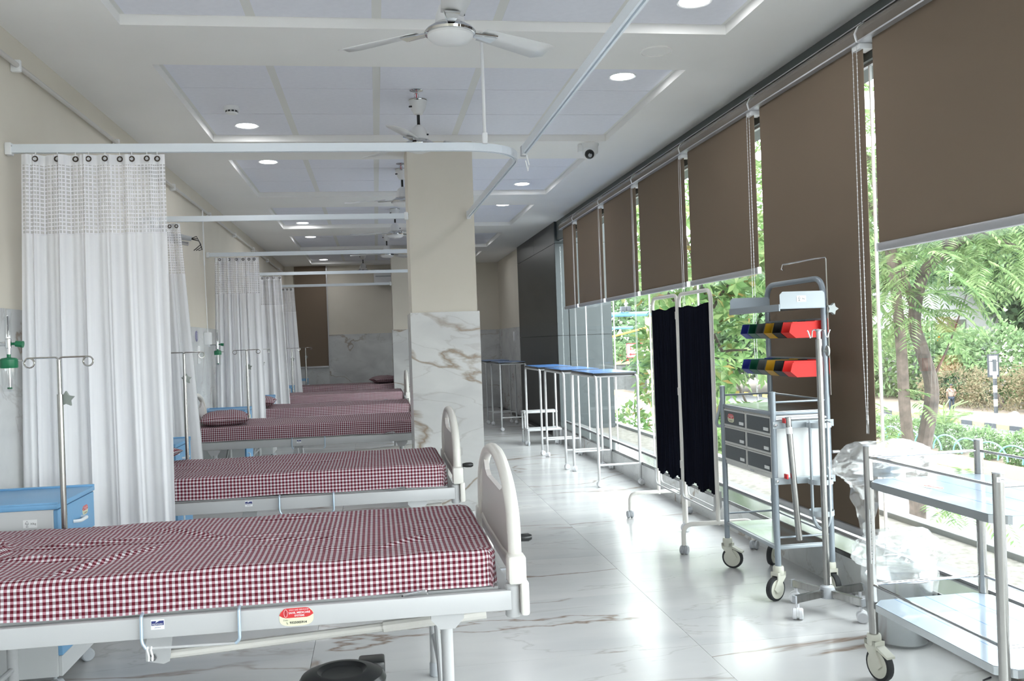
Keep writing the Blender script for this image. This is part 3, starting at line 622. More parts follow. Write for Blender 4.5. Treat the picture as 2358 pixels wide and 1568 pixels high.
# ------------------------------------------------------------ printed stickers
def dealer_sticker(par, c, xd, yd, w=.075):
    """red and pale yellow oval dealer label"""
    c, xd, yd = Vector(c), Vector(xd).normalized(), Vector(yd).normalized(); n = xd.cross(yd); h = w * .54
    def poly(f, off, m, nm, p=None):
        pts = [c + xd * a * w / 2 + yd * b * h / 2 + n * off for a, b in f]; k = len(pts)
        return MB().add(pts + [q - n * .0004 for q in pts], [tuple(range(k)), tuple(range(2 * k - 1, k - 1, -1))] + [(i, k + i, k + (i + 1) % k, (i + 1) % k) for i in range(k)]).build(nm, m, p or par, False)
    def sq(a, e): return math.copysign(abs(a) ** e, a)
    ov = [(sq(math.cos(t), .62), sq(math.sin(t), .62)) for t in [2 * PI * i / 40 for i in range(40)]]
    base = poly(ov, .0006, cream_s, 'dealer_sticker')
    band = [(-1.0, .25), (-.93, .55), (-.72, .93), (-.55, .99), (.55, .99), (.72, .93), (.93, .55), (1.0, .25), (.80, .02), (.62, -.08), (-.62, -.08), (-.80, .02)]
    poly(band, .0011, red_s, 'red_band', base)
    if w >= .05:
        k = w / .075
        for (s, sz, x, y, m, bo) in [('SOLD AND SERVICE BY', .0042, .16, .78, paper, .0), ('SAHIL MEDICARE', .0062, .18, .46, paper, .00012), ('SYSTEMS', .0056, .18, .13, paper, .00012), ('Date :', .0052, -.60, -.30, ink, 0), ('9325005914', .0075, .10, -.62, ink, .00015)]:
            text(base, s, sz * k, m, c + xd * x * w / 2 + yd * y * h / 2 + n * .0016, xd, yd, bold=bo * k)
        MB().tube([c + xd * (-.62 + .20 * math.cos(a) * .51) * w / 2 + yd * (.45 + .42 * math.sin(a)) * h / 2 + n * .0016 for a in [2 * PI * i / 20 for i in range(20)]], .0004 * k, 4, True).build('round_emblem', paper, base)
        MB().tube([c + xd * -.64 * w / 2 + yd * .22 * h / 2 + n * .0016, c + xd * -.60 * w / 2 + yd * .45 * h / 2 + n * .0016, c + xd * -.62 * w / 2 + yd * .72 * h / 2 + n * .0016], .0006 * k, 4).build('round_emblem', ink, base)
        MB().tube([c + xd * (-.57) * w / 2 + yd * -.52 * h / 2 + n * .0016, c + xd * -.55 * w / 2 + yd * -.68 * h / 2 + n * .0016, c + xd * -.50 * w / 2 + yd * -.74 * h / 2 + n * .0016], .0005 * k, 4).build('phone_symbol', ink, base)
    return base
def load_sticker(par, c, xd, yd, w=.05, txt='30kg'):
    """white sticker with a weight symbol"""
    c, xd, yd = Vector(c), Vector(xd).normalized(), Vector(yd).normalized(); n = xd.cross(yd); h = w * .62
    b = MB().obox(c + n * .0004, xd * w / 2, yd * h / 2, n * .0004).build('load_sticker', paper, par, False)
    k = w / .05; q = c + n * .0012 - xd * w * .22
    def L(pts): return [q + xd * a * w * .13 + yd * d * h * .4 for a, d in pts]
    s = MB(); s.tube(L([(-1, .15), (0, .95), (1, .15), (-1, .15)]), .0007 * k, 4); s.tube(L([(-1, -.1), (1, -.1)]), .0007 * k, 4); s.tube(L([(-.6, -.9), (0, -.25), (.6, -.9), (-.6, -.9)]), .0007 * k, 4); s.build('weight_symbol', ink, b)
    text(b, txt, .011 * k, ink, c + n * .0012 + xd * w * .22, xd, yd)
def maker_label(par, c, xd, yd, w=.022):
    c, xd, yd = Vector(c), Vector(xd).normalized(), Vector(yd).normalized(); n = xd.cross(yd)
    b = MB().obox(c + n * .0003 - yd * w * .06, xd * w * .54, yd * w * .42, n * .0003).build('maker_label', paper, par, False)
    MB().obox(c + n * .0008 + yd * w * .05, xd * w / 2, yd * w * .19, n * .0003).build('blue_field', ink_b, b, False)
    MB().add([c + n * .0014 + xd * q * w + yd * r * w for q, r in ((-.16, .08), (-.10, .235), (.14, .235), (-.06, .14))], [(0, 1, 2, 3)]).build('white_swoosh', paper, b, False, recalc=False)
    text(b, 'MIDMARK', w * .20, paper, c + n * .0014 - yd * w * .04, xd, yd); text(b, 'JAPAN', w * .17, ink_b, c + n * .0008 - yd * w * .32, xd, yd)
# ------------------------------------------------------------ hospital beds
BCX = -.585
def end_panel(par, x, name):
    # moulded rim swept over the arch
    HW, ZB, ZH = .412, .70, .216
    p = [(x, -HW, .60), (x, -HW, .66)] + [(x, HW * math.cos(a), ZB + ZH * math.sin(a)) for a in [PI - PI * k / 30 for k in range(31)]] + [(x, HW, .66), (x, HW, .60)]
    rim = MB(); P = [Vector(q) for q in p]; n = 12; vs = []
    for i, q in enumerate(P):
        d = (P[min(i + 1, len(P) - 1)] - P[max(i - 1, 0)]).normalized(); nn = Vector((0, -d.z, d.y))
        for k in range(n): a = 2 * PI * k / n; vs.append(q + Vector((.021 * math.cos(a), 0, 0)) + nn * .020 * math.sin(a))
    fs = [(i * n + k, i * n + (k + 1) % n, (i + 1) * n + (k + 1) % n, (i + 1) * n + k) for i in range(len(P) - 1) for k in range(n)]
    rim.add(vs, fs + [tuple(range(n))[::-1], tuple((len(P) - 1) * n + k for k in range(n))])
    o = rim.build(name, abs_m, par)
    a1 = [math.radians(v) for v in (6, 16, 26, 36, 46)]
    top = [(-.395, .565), (.395, .565), (.402, .66)] + [(.402 * math.cos(a), ZB + (ZH - .01) * math.sin(a)) for a in a1]
    top += [(.262, .852), (.225, .815), (.175, .800), (-.175, .800), (-.225, .815), (-.262, .852)] + [(-.402 * math.cos(a), ZB + (ZH - .01) * math.sin(a)) for a in a1[::-1]] + [(-.402, .66)]
    MB().prism(top, x - .009, x + .009, 'YZ').build('infill_panel', abs_p, o, False)
    MB().tube([(x, -.43, .60), (x, -.36, .618), (x, -.2, .606), (x, .2, .606), (x, .36, .618), (x, .43, .60)], .015, 10).build('lower_bar', abs_m, o)
    for s in (-1, 1):
        MB().tube([(x, s * .352, .655), (x, s * .360, .70), (x, s * .350, .77), (x, s * .33, .815)], [.008, .016, .016, .008], 10).build('lit_slot_rib', abs_m, o)  # raised pale rib standing in for a slot with lit edges
        MB().box(x - .028, x + .028, s * .430 - .032, s * .430 + .032, .557, .645, .010).build('corner_block', abs_m, o)
        MB().box(x + .008 if x > 0 else x - .034, x + .034 if x > 0 else x - .008, s * .430 - .034, s * .430 + .034, .462, .567, .008).build('corner_clip', abs_m, o)
    return o
def make_bed(label, loc, x0=-.105, detail=True):
    t = thing('hospital_bed', label, 'bed', loc, 0, 'white hospital beds along the wall')
    for s in (-1, 1):
        MB().box(-.975, .965, s * .435 - .015, s * .435 + .015, .48, .54, .003).build('side_rail', powder, t)
        MB().box(s * .955 - .015, s * .955 + .015, -.42, .42, .48, .535).build('end_rail', powder, t)
        for q in (-1, 1):
            MB().tube([(s * .972, q * .425, .455), (s * .972, q * .425, .46), (s * .972, q * .425, .55), (s * .972, q * .425, .556)], [.021, .024, .024, .019], 14).build('corner_post', powder, t)
            g = MB().prism([(s * .77 - .05, .48), (s * .77 + .05, .48), (s * .77 + .05, .462), (s * .77 + .022, .432), (s * .77 - .022, .432), (s * .77 - .05, .462)], q * .40 - .03, q * .40 + .02, 'XZ')
            lg = MB().cyl((s * .77, q * .375, .05), (s * .77, q * .375, .44), .0185, 14).build('leg', powder, t)
            g.build('gusset', powder, lg, False)
            MB().lathe([(.020, 0), (.023, .004), (.022, .05), (.019, .055)], 14, (s * .77, q * .375, 0)).build('foot_cap', greycast, lg)
        MB().cyl((s * .77, -.36, .16), (s * .77, .36, .16), .011, 10).build('cross_tube', powder, t)
        MB().tube([(s * .77, .36, .43), (s * .755, -.33, .10)], .010, 10).build('brace', powder, t)
    pl = MB().box(-.93, .93, -.41, .41, .530, .545); pl.build('mattress_platform', powder, t, False)
    end_panel(t, .985, 'footboard'); end_panel(t, -.985, 'headboard')
    # screw drive and crank under the platform
    MB().tube([(-.10, -.22, .358), (.62, -.22, .392)], .0145, 10).build('drive_tube', abs_m, t)
    MB().tube([(.575, -.22, .390), (.91, -.22, .408)], .0185, 10).build('drive_sleeve', abs_m, t)
    b = MB(); pl = [(-.128, .482), (-.062, .482), (-.080, .345), (-.098, .338), (-.150, .350), (-.150, .40)]; b.prism(pl, -.245, -.240, 'XZ')
    pv = b.build('pivot_plate', powder, t, False); MB().lathe([(.012, 0), (.012, -.008), (.006, -.014)], 6, (-.128, -.245, .362), 'Y').build('bolt', chrome, pv)
    MB().cyl((.80, .06, .475), (1.06, .06, .475), .007, 8).build('crank_shaft', chrome, t)
    MB().cyl((1.055, .06, .475), (1.055, .06, .585), .006, 8).build('crank_arm', chrome, t)
    MB().lathe([(.010, 0), (.014, .02), (.015, .05), (.009, .062), (.001, .064)], 14, (1.055, .06, .585), 'X').build('crank_handle', blk, t)
    # wire hanger for drainage bags, on the camera side of the rail
    y = -.455
    x1 = x0 + .27
    MB().tube(round_path([(x0, y + .012, .552), (x0, y - .006, .549), (x0, y - .008, .475), (x0 + .012, y - .008, .456)], .02), .0048, 8).build('bag_hanger_wire', zinc, t)
    MB().tube(round_path([(x1, y + .012, .552), (x1, y - .006, .549), (x1, y - .008, .462), (x1 - .012, y - .008, .452)], .02), .0048, 8).build('bag_hanger_wire', zinc, t)
    MB().cyl((x0 + .012, y - .008, .457), (x1 - .010, y - .008, .452), .0040, 8).build('bag_hanger_bar', powder, t)
    for dx in ((.016, .026) if detail else (.05, .09)):
        MB().tube([(x0 + dx, y - .008, .461), (x0 + dx, y - .016, .455), (x0 + dx + .003, y - .010, .435), (x0 + dx + .003, y - .014, .424), (x0 + dx, y - .004, .421)], .0028, 6).build('bag_hook', white_pl, t)
    maker_label(t, (-.063 if detail else -.08, -.4502, .522), (1, 0, 0), (0, 0, 1), .034)
    MB().tube(round_path([(.635, -.446, .546), (.64, -.452, .552), (.705, -.452, .560), (.712, -.446, .548)], .006), .0035, 8).build('mattress_retainer', chrome, t)
    return t
def make_mattress(label, loc, seed, res, creases, foot_w=.005, group='mattresses in maroon gingham sheets'):
    t = thing('mattress', label, 'mattress', loc, 0, group)
    Lh, Wh, H, r, rc = .93, .425, .108, .022, .07
    MB().box(-Lh + .02, Lh - .022, -Wh + .022, Wh - .022, 0.0, H - .012, .02).build('core', abs_m, t)
    def wrap(s, half):
        k = abs(s); sg = 1 if s >= 0 else -1; a = half - r; q = PI / 2 * r
        if k <= a: return s, 0.0, 0.0
        if k <= a + q: th = (k - a) / r; return sg * (a + r * math.sin(th)), r * (1 - math.cos(th)), th / (PI / 2)
        return sg * half, r + (k - a - q), 1.0
    U = Lh - r + PI / 2 * r + H - r; V = Wh - r + PI / 2 * r + H - r
    nu, nv = int(2 * U / res), int(2 * V / res); vs = []; uvs = []
    Rn = random.Random(seed); ox, oy = Rn.uniform(0, 50), Rn.uniform(0, 50)
    for j in range(nv + 1):
        for i in range(nu + 1):
            s, v = -U + 2 * U * i / nu, -V + 2 * V * j / nv
            x, dx, ex = wrap(s, Lh); y, dy, ey = wrap(v, Wh); d = max(dx, dy) + .35 * min(dx, dy)
            n1 = noise.noise((s * 2.2 + ox, v * 2.2 + oy, 0)); n2 = noise.noise((s * 6 + ox, v * 9 + oy, 3)); n3 = noise.noise((s * 18 + ox, v * 26 + oy, 7))
            rg = 1 - abs(noise.noise((s * 3.1 + .8 * v + ox, v * 4.2 - s * .6 + oy, 11))) * 2.6
            dz = .006 * n1 + .0035 * n2 + .0014 * n3 + .008 * max(0, rg - .45)
            for (ax, ay, bx, by, hh, ww) in creases:
                px, py = bx - ax, by - ay; L2 = px * px + py * py; tt = max(0, min(1, ((s - ax) * px + (v - ay) * py) / L2))
                dd = math.hypot(s - ax - tt * px, v - ay - tt * py); dz += hh * math.exp(-(dd / ww) ** 2) * math.sin(PI * min(1, max(.02, tt)) ** 0.8)
            z = H + .004 - d; top = 1 - max(ex, ey)
            hem = max(0, d - .055) / .05
            bulge = .006 * n2 + .004 * n1 + .003 * rg * hem + .010 * hem * (1 if min(dx, dy) > .01 else .25)
            if dx > 0 and dy > 0: bulge += .012 * math.sin(18 * (s + v)) * min(dx, dy) / H - .035 * (min(dx, dy) / H) ** .7
            if ex > 0: x += math.copysign(bulge * ex, x)
            if ey > 0: y += math.copysign(bulge * ey, y)
            if abs(x) > Lh - rc and abs(y) > Wh - rc:
                qx, qy = abs(x) - (Lh - rc), abs(y) - (Wh - rc); qm = max(qx, qy); ql = math.hypot(qx, qy)
                if ql > 1e-6: x = math.copysign(Lh - rc + qx * qm / ql, x); y = math.copysign(Wh - rc + qy * qm / ql, y)
            z += dz * top ; z = max(z + hem * .010 * n1, -.004)
            vs.append((x, y, z)); uvs.append((s, v))
    fs = [(j * (nu + 1) + i, j * (nu + 1) + i + 1, (j + 1) * (nu + 1) + i + 1, (j + 1) * (nu + 1) + i) for j in range(nv) for i in range(nu)]
    me = bpy.data.meshes.new('bed_sheet'); me.from_pydata(vs, [], fs); uv = me.uv_layers.new(name='UVMap')
    idx = np.zeros(len(me.loops), dtype=np.int32); me.loops.foreach_get('vertex_index', idx); uv.data.foreach_set('uv', np.array(uvs, dtype=np.float32)[idx].ravel())
    me.materials.append(ging); me.polygons.foreach_set('use_smooth', [True] * len(me.polygons))
    link('bed_sheet', me, None, t, False)
    return t
BY = [3.17, 5.17, 8.17, 10.25, 12.80, 15.35]
BL = ['white hospital bed with a red dealer sticker, in front of all the others', 'white hospital bed beside the foot of the first marble pillar', 'white hospital bed that carries the pillow, half behind the first pillar',
      'white hospital bed fourth along the row from the camera', 'white hospital bed fifth along the row from the camera', 'white hospital bed at the end wall, furthest down the row']
ML = ['wrinkled maroon gingham mattress on the frontmost bed', 'maroon gingham mattress on the bed beside the first pillar', 'maroon gingham mattress with a matching pillow at its head',
      'maroon gingham mattress on the fourth bed', 'maroon gingham mattress on the fifth bed', 'maroon gingham mattress on the bed by the end wall']
bed1 = make_bed(BL[0], (BCX, BY[0], 0))
dealer_sticker(bed1, (.326, -.4502, .511), (1, 0, 0), (0, 0, 1), .098)
bed2 = make_bed(BL[1], (BCX, BY[1], 0), .072, False)
bed3 = make_bed(BL[2], (BCX, BY[2], 0), -.137, False)
for k in range(3, 6): dup(bed3, BL[k], (BCX, BY[k], 0))
cr1 = [(-.86, .30, -.66, .12, 0.0272, .02), (-.68, .12, -.62, -.12, 0.0238, .016), (-.62, -.12, -.30, -.16, 0.0170, .014), (-.9, -.25, -.66, -.02, 0.0204, .014), (-.6, .05, -.15, .12, 0.0102, .01), (-.25, .28, .12, -.02, 0.0136, .014),
       (-.40, -.40, -.12, .02, 0.0136, .012), (.12, -.02, .5, -.12, 0.0085, .01), (-.95, .02, .93, .05, 0.0051, .006), (.42, -.40, .42, .40, 0.0051, .006), (-.10, -.38, -.10, .4, 0.0034, .006), (.55, -.30, .80, -.10, 0.0102, .012), (.1, .3, .5, .33, 0.0102, .012)]
MZ = .546
make_mattress(ML[0], (BCX, BY[0], MZ), 3, .011, cr1)
make_mattress(ML[1], (BCX, BY[1], MZ), 8, .018, [(-.8, .1, -.3, .2, .008, .015), (-.9, -.05, .9, .0, .004, .007), (-.3, .05, .3, .18, .005, .012)])
for k in range(2, 6): make_mattress(ML[k], (BCX, BY[k], MZ), 20 + k, .028, [(-.9, -.05, .9, .0, .004, .01), (.1, -.2, .6, .3, .006, .02)])
# pillows
def pillow(label, loc, rotz, sc=(.22, .31, .065)):
    t = thing('pillow', label, 'pillow', loc, rotz, 'gingham pillows')
    n, m = 28, 28; vs = []; uvs = []
    for side in (1, -1):
        for j in range(m + 1):
            for i in range(n + 1):
                a, b = -1 + 2 * i / n, -1 + 2 * j / m
                e = max(0, (1 - abs(a) ** 2.6)) ** .5 * max(0, (1 - abs(b) ** 2.6)) ** .5
                k = 1 - .10 * (1 - abs(a)) * abs(b) ** 3 - .10 * (1 - abs(b)) * abs(a) ** 3
                dz = .008 * noise.noise((a * 4, b * 4, side)) * e
                vs.append((a * sc[0] * k, b * sc[1] * k, sc[2] + side * (e * sc[2] + .0015) + dz)); uvs.append((a * sc[0], b * sc[1]))
    N1 = (n + 1) * (m + 1); fs = []
    for s in (0, 1):
        for j in range(m):
            for i in range(n):
                q = [s * N1 + j * (n + 1) + i, s * N1 + j * (n + 1) + i + 1, s * N1 + (j + 1) * (n + 1) + i + 1, s * N1 + (j + 1) * (n + 1) + i]; fs.append(tuple(q if s == 0 else q[::-1]))
    me = bpy.data.meshes.new('pillow_case'); me.from_pydata(vs, [], fs); uv = me.uv_layers.new(name='UVMap')
    for l in me.loops: uv.data[l.index].uv = uvs[l.vertex_index]
    me.materials.append(ging); me.polygons.foreach_set('use_smooth', [True] * len(me.polygons)); link('pillow_case', me, None, t, False); return t
PZ = MZ + .105
pillow('maroon gingham pillow plumped at the wall end of the third mattress', (-1.315, 8.10, PZ), .15, (.20, .30, .062))
pillow('maroon gingham pillow peeking out behind the front curtain', (-1.42, 5.30, PZ), -.2)
pillow('maroon gingham pillow on the fourth mattress', (-1.34, 10.25, PZ), .05)
pillow('maroon gingham pillow lying against the second pillar', (.13, 15.35, PZ), .2)
# ------------------------------------------------------------ IV rods standing in the bed sockets
def iv_rod(label, x, y, rot=0.0, ang=0.0):
    t = thing('iv_rod', label, 'iv pole', (x, y, .40), rot, 'steel IV rods at the bed heads')
    MB().cyl((0, 0, 0), (0, 0, .755), .0105, 14).build('outer_tube', steel, t); MB().cyl((0, 0, .74), (0, 0, .885), .007, 12).build('inner_rod', steel, t)
    for s in (-1, 1):
        p = round_path([(0, 0, .86), (0, 0, .895), (s * .105, 0, .895)], .015); p += [(s * (.105 - .0) + s * .018 * math.sin(a), 0, .895 - .018 + .018 * math.cos(a)) for a in [PI * 2 * k / 16 for k in range(1, 17)]]
        MB().tube(p, .0032, 8).build('hook_loop', steel, t)
    st = []
    for k in range(10):
        a = PI * k / 5 + .3; r = .031 if k % 2 == 0 else .017; st.append((.016 + r * math.cos(a), .745 - .01 + r * math.sin(a)))
    MB().prism(st, .010, .026, 'XZ').build('star_knob', mat_knob, t, True)
    MB().lathe([(.018, -.07), (.018, .0)], 12, (0, 0, .08)).build('bed_socket', powder, t)
mat_knob = mat('grey_green_knob', (0.24, 0.27, 0.25), 0.45)
for k, lab in enumerate(['steel IV rod with two loops in front of the broad curtain', 'steel IV rod beside the bed next to the first pillar', 'steel IV rod beyond the bed with the pillow', 'steel IV rod at the fourth bed', 'steel IV rod at the fifth bed', 'steel IV rod in front of the end-window blind']):
    iv_rod(lab, [-1.19, -1.14, -1.19, -1.30, -1.20, -1.20][k], BY[k] + .467, [0, .5, 0, .9, .4, .5][k])
# ------------------------------------------------------------ bedside lockers
def locker(label, loc, first=False):
    t = thing('bedside_locker', label, 'locker', loc, 0, 'blue and grey bedside lockers'); X = .20; Y = .225
    MB().box(-X, X - .012, -Y, Y, .075, .715, .002).build('body', grey_lam, t, False)
    tp = MB(); tp.box(-X - .008, X + .006, -Y - .008, Y + .008, .715, .735, .004)
    tp.box(-X - .008, X + .006, -Y - .008, -Y + .008, .733, .743, .003); tp.box(-X - .008, X + .006, Y - .008, Y + .008, .733, .743, .003); tp.box(-X - .008, -X + .008, -Y, Y, .733, .743, .003); tp.build('tray_top', blue_lam, t)
    d = MB().box(X - .012, X + .004, -Y + .003, Y - .003, .565, .712, .002).build('drawer', blue_lam, t, False)
    MB().tube(round_path([(X + .004, -.05, .635), (X + .03, -.042, .635), (X + .03, .042, .635), (X + .004, .05, .635)], .02), .007, 8).build('handle', white_pl, d)
    d2 = MB().box(X - .012, X + .004, -Y + .003, Y - .003, .155, .42, .002).build('door', blue_lam, t, False)
    MB().tube(round_path([(X + .004, -.15, .33), (X + .026, -.15, .33), (X + .026, -.15, .26), (X + .004, -.15, .26)], .015), .006, 8).build('handle', white_pl, d2)
    MB().box(X - .012, X + .002, -Y + .003, Y - .003, .076, .153, .002).build('plinth_board', grey_lam, t, False)
    MB().box(X - .30, X - .012, -Y + .01, Y - .01, .43, .56).build('open_shelf', mat_gap, t, False)
    for sx in (-1, 1):
        for sy in (-1, 1): twin_caster(t, sx * .16, sy * .18, .027, .6 * sx * sy)
    maker_label(d, (X + .0042, -.13, .675), (0, 1, 0), (0, 0, 1), .02)
    dealer_sticker(d, (X + .0042, .10, .655), (0, 1, 0), (0, 0, 1), .07 if first else .045)
    load_sticker(t, (.105, -Y - .0002, .665), (1, 0, 0), (0, 0, 1), .05)
    return t
mat_gap = mat('locker_niche_grey', (0.40, 0.41, 0.42), 0.6)
LX = -1.43
lk = locker('blue and grey bedside locker with a red sticker, between the front bed and broad curtain', (LX, 3.90, 0), True)
for (y, lab) in [(5.95, 'blue and grey bedside locker between the first and second curtains'), (8.90, 'blue and grey bedside locker behind the pillow'), (11.0, 'blue and grey bedside locker at the fourth bed'), (13.60, 'blue and grey bedside locker at the fifth bed'), (16.4, 'blue and grey bedside locker under the end window')]:
    dup(lk, lab, (LX, y, 0))
# ------------------------------------------------------------ pedal bin in front of the first bed
bn = thing('pedal_bin', 'glossy black lidded dustbin on the floor below the frontmost bed', 'bin', (-.132, 2.70, 0))
MB().lathe([(.095, 0), (.100, .01), (.116, .30), (.118, .318)], 40).build('bucket', blk, bn)
MB().lathe([(.126, .306), (.128, .322), (.118, .338), (.085, .352), (.072, .352), (.060, .342), (.001, .340)], 40).build('lid', blk, bn)
MB().box(.045, .125, .055, .135, .285, .345, .008).build('hinge_block', blk, bn)
bg = MB(); pts = []
for k in range(40):
    a = 2 * PI * k / 40; rr = .121 + .006 * noise.noise((math.cos(a) * 3, math.sin(a) * 3, 0)); pts.append((rr * math.cos(a), rr * math.sin(a)))
vs = [(x * (1 + .03 * j), y * (1 + .03 * j), .305 - .03 * j + .008 * noise.noise((x * 40, y * 40, j))) for j in range(3) for x, y in pts]
bg.add(vs, [(j * 40 + k, j * 40 + (k + 1) % 40, (j + 1) * 40 + (k + 1) % 40, (j + 1) * 40 + k) for j in range(2) for k in range(40)]).build('liner_bag', rubber, bn)
MB().tube([(.04, -.09, .04), (.05, -.15, .025), (-.05, -.15, .025), (-.04, -.09, .04)], .008, 8).build('pedal', blk, bn)
# ------------------------------------------------------------ wall services on the bed-head wall
pipe_m = mat('off_white_conduit', (0.58, 0.56, 0.53), 0.35)
pp = thing('wall_pipe', 'white conduit pipe clipped along the bed-head wall under the ceiling', 'pipe')
MB().cyl((XL + .03, Y0 + .01, 2.695), (XL + .03, Y1 - .01, 2.695), .0125, 12).build('pipe', pipe_m, pp)
for k in range(15):
    y = 4.62 + 1.68 * (k - 6)
    if y < Y1 - .2 and y > Y0: MB().box(XL, XL + .045, y - .012, y + .012, 2.665, 2.722, .004).build('saddle_clip', white_pl, pp)
def flowmeter(label, y):
    t = thing('oxygen_flowmeter', label, 'oxygen flowmeter', (XL + .018, y, 1.36), 0, 'green-capped oxygen flowmeters on the bed-head wall')
    MB().cyl((0, 0, 0), (.075, 0, 0), .010, 12).build('outlet_adaptor', chrome, t); MB().lathe([(.026, 0), (.026, .012), (.012, .014)], 20, (0, 0, 0), 'X').build('wall_flange', white_pl, t)
    MB().lathe([(.010, -.045), (.010, -.02), (.014, -.018), (.014, .020), (.010, .024)], 16, (.085, 0, 0)).build('valve_body', chrome, t)
    MB().tube([(.098, 0, 0), (.112, 0, 0), (.115, 0, 0), (.145, 0, -.004)], [.006, .006, .013, .015], 12).build('flow_knob', green_p, t)
    g = MB().lathe([(.013, .024), (.013, .145), (.010, .150)], 16, (.085, 0, 0)).build('flow_tube', clearp, t); MB().cyl((.085, 0, .03), (.085, 0, .12), .003, 8).build('scale', ink, g)
    MB().lathe([(.034, -.105), (.036, -.10), (.036, -.068), (.030, -.062), (.008, -.058), (.008, -.045)], 26, (.085, 0, 0)).build('bottle_cap', green_p, t)
    b = MB().lathe([(.027, -.205), (.030, -.20), (.033, -.105)], 26, (.085, 0, 0)).build('humidifier_bottle', clearp, t); MB().cyl((.085, 0, -.105), (.085, 0, -.195), .005, 10).build('dip_tube', chrome, b); MB().lathe([(.010, -.196), (.010, -.188), (.001, -.188)], 12, (.085, 0, 0)).build('diffuser', green_p, b)
    MB().cyl((.12, 0, -.075), (.142, 0, -.075), .004, 8).build('outlet_nozzle', chrome, t)
for (y, lab) in [(4.20, 'oxygen flowmeter with green humidifier cap at the photo edge beside the front curtain'), (7.12, 'oxygen flowmeter with green cap peeping out past the front curtain'), (9.42, 'oxygen flowmeter with green cap left of the third curtain'), ]: flowmeter(lab, y)
swp = thing('switch_plate', 'tall white switch panel on the marble wainscot above the pillow', 'switch plate', (XL + .018, 8.86, 1.18))
MB().box(0, .012, -.045, .045, 0, .17, .004).build('plate', white_pl, swp)
for k in range(4): MB().box(.012, .017, -.03, .03, .014 + .038 * k, .044 + .038 * k, .002).build('switch', paper, swp)
sb = thing('wall_socket', 'white surface box on the wainscot next to a flowmeter', 'socket box', (XL + .018, 9.22, 1.36)); MB().box(0, .06, -.055, .055, 0, .12, .006).build('box', white_pl, sb); MB().cyl((.03, 0, .12), (.02, 0, .80), .004, 8).build('lead', white_pl, sb); MB().cyl((.02, 0, .78), (.02, 0, 1.32), .007, 8).build('conduit', white_pl, sb)
ns = thing('bed_number_sign', 'small round lavender sign with a white numeral on the wainscot', 'sign', (XL + .018, 8.80, 1.44)); MB().lathe([(.05, 0), (.05, .006), (.047, .008)], 28, (0, 0, 0), 'X').build('disc', mat('lavender_print', (0.28, 0.27, 0.42), 0.4), ns)
text(ns, '3', .075, paper, (.0095, 0, 0), (0, 1, 0), (0, 0, 1), 'numeral', bold=.002)
sw2 = thing('switch_plate', 'narrow white switch plate on the wainscot next to the dark clad pier', 'switch plate', (2.40, 15.67, 1.28)); MB().box(-.012, 0, -.06, .06, 0, .17, .004).build('plate', white_pl, sw2)
for k in range(2): MB().box(-.016, -.012, -.04, .04, .02 + .07 * k, .07 + .07 * k, .002).build('switch', paper, sw2)
# taped refrigerant pipes sticking out of the wall above the second curtain
ap = thing('pipe_stub', 'taped grey pipe bundle with loose black cables sticking out of the wall', 'pipe stub', (XL, 7.75, 2.20))
MB().tube([(0, 0, .06), (.10, .02, .05), (.20, .03, .03)], [.022, .026, .020], 10).build('insulated_pipe', greycast, ap); MB().tube([(0, .03, .03), (.12, .05, .0), (.17, .05, -.01)], .016, 8).build('second_pipe', alu, ap)
for k in range(3): MB().tube([(.19, .03, .03), (.24 + .01 * k, .03, .05 - .02 * k), (.28, .02 * k, -.02 - .02 * k), (.22 + .02 * k, .0, -.07)], .004, 6).build('loose_cable', blk, ap)
# end wall: air conditioner and blinded window
ac = thing('air_conditioner', 'white split air conditioner high on the end wall', 'air conditioner', (.30, Y1 - .0, 2.45)); 
MB().box(-.30, .50, -.20, 0, .02, .29, .03).build('casing', white_pl, ac); MB().box(-.28, .48, -.19, -.06, .0, .02).build('louvre', blk, ac, False); MB().box(-.27, .10, -.204, -.198, .15, .17).build('display_strip', greycast, ac, False)
wb2 = thing('roller_blind', 'dark brown roller blind covering the end-wall window', 'blind', (-1.19, Y1 - .03, 0))
MB().box(-.31, .28, -.004, .0, .93, 2.84).build('fabric', blind_m, wb2, False); MB().box(-.31, .28, -.015, .012, .895, .935, .01).build('bottom_rail', alu, wb2); MB().box(.285, .30, -.02, .02, .9, 2.84).build('side_channel', alu, wb2, False)
# ------------------------------------------------------------ medicine drawer cart
CX0, CX1, CY0, CY1 = 1.885, 2.165, 4.135, 4.775
ct = thing('drawer_cart', 'grey medicine cart with six dark drawers and an overhead bridge', 'cart', (0, 0, 0))
for (x, y, z1) in ((CX0, CY0, 1.0), (CX0, CY1, 1.0)):
    p = MB().cyl((x, y, .15), (x, y, z1), .0145, 14).build('post', cart_m, ct); MB().lathe([(.0155, 0), (.0155, .006), (.001, .009)], 14, (x, y, z1)).build('post_cap', cart_m, p)
MB().tube(round_path([(CX1, CY0, .15), (CX1, CY0, 1.552), (CX1, CY1, 1.552), (CX1, CY1, .15)], .09, 10), .0145, 12).build('bridge_tube', cart_m, ct)
for k, (x, y, rr) in enumerate(((CX0, CY0, 3.6), (CX0, CY1, 5.6), (CX1 - .01, CY0, 4.7), (CX1 - .01, CY1, 3.9))): big_caster(ct, x, y, .058, rr, .165, k == 1)
tp = MB().box(CX0 - .005, CX1, CY0 + .01, CY1 - .01, .890, .906, .003).build('top_shelf', cart_m, ct); MB().box(CX0 + .012, CX1 - .015, CY0 + .025, CY1 - .025, .9055, .908).build('steel_insert', satin, tp, False)
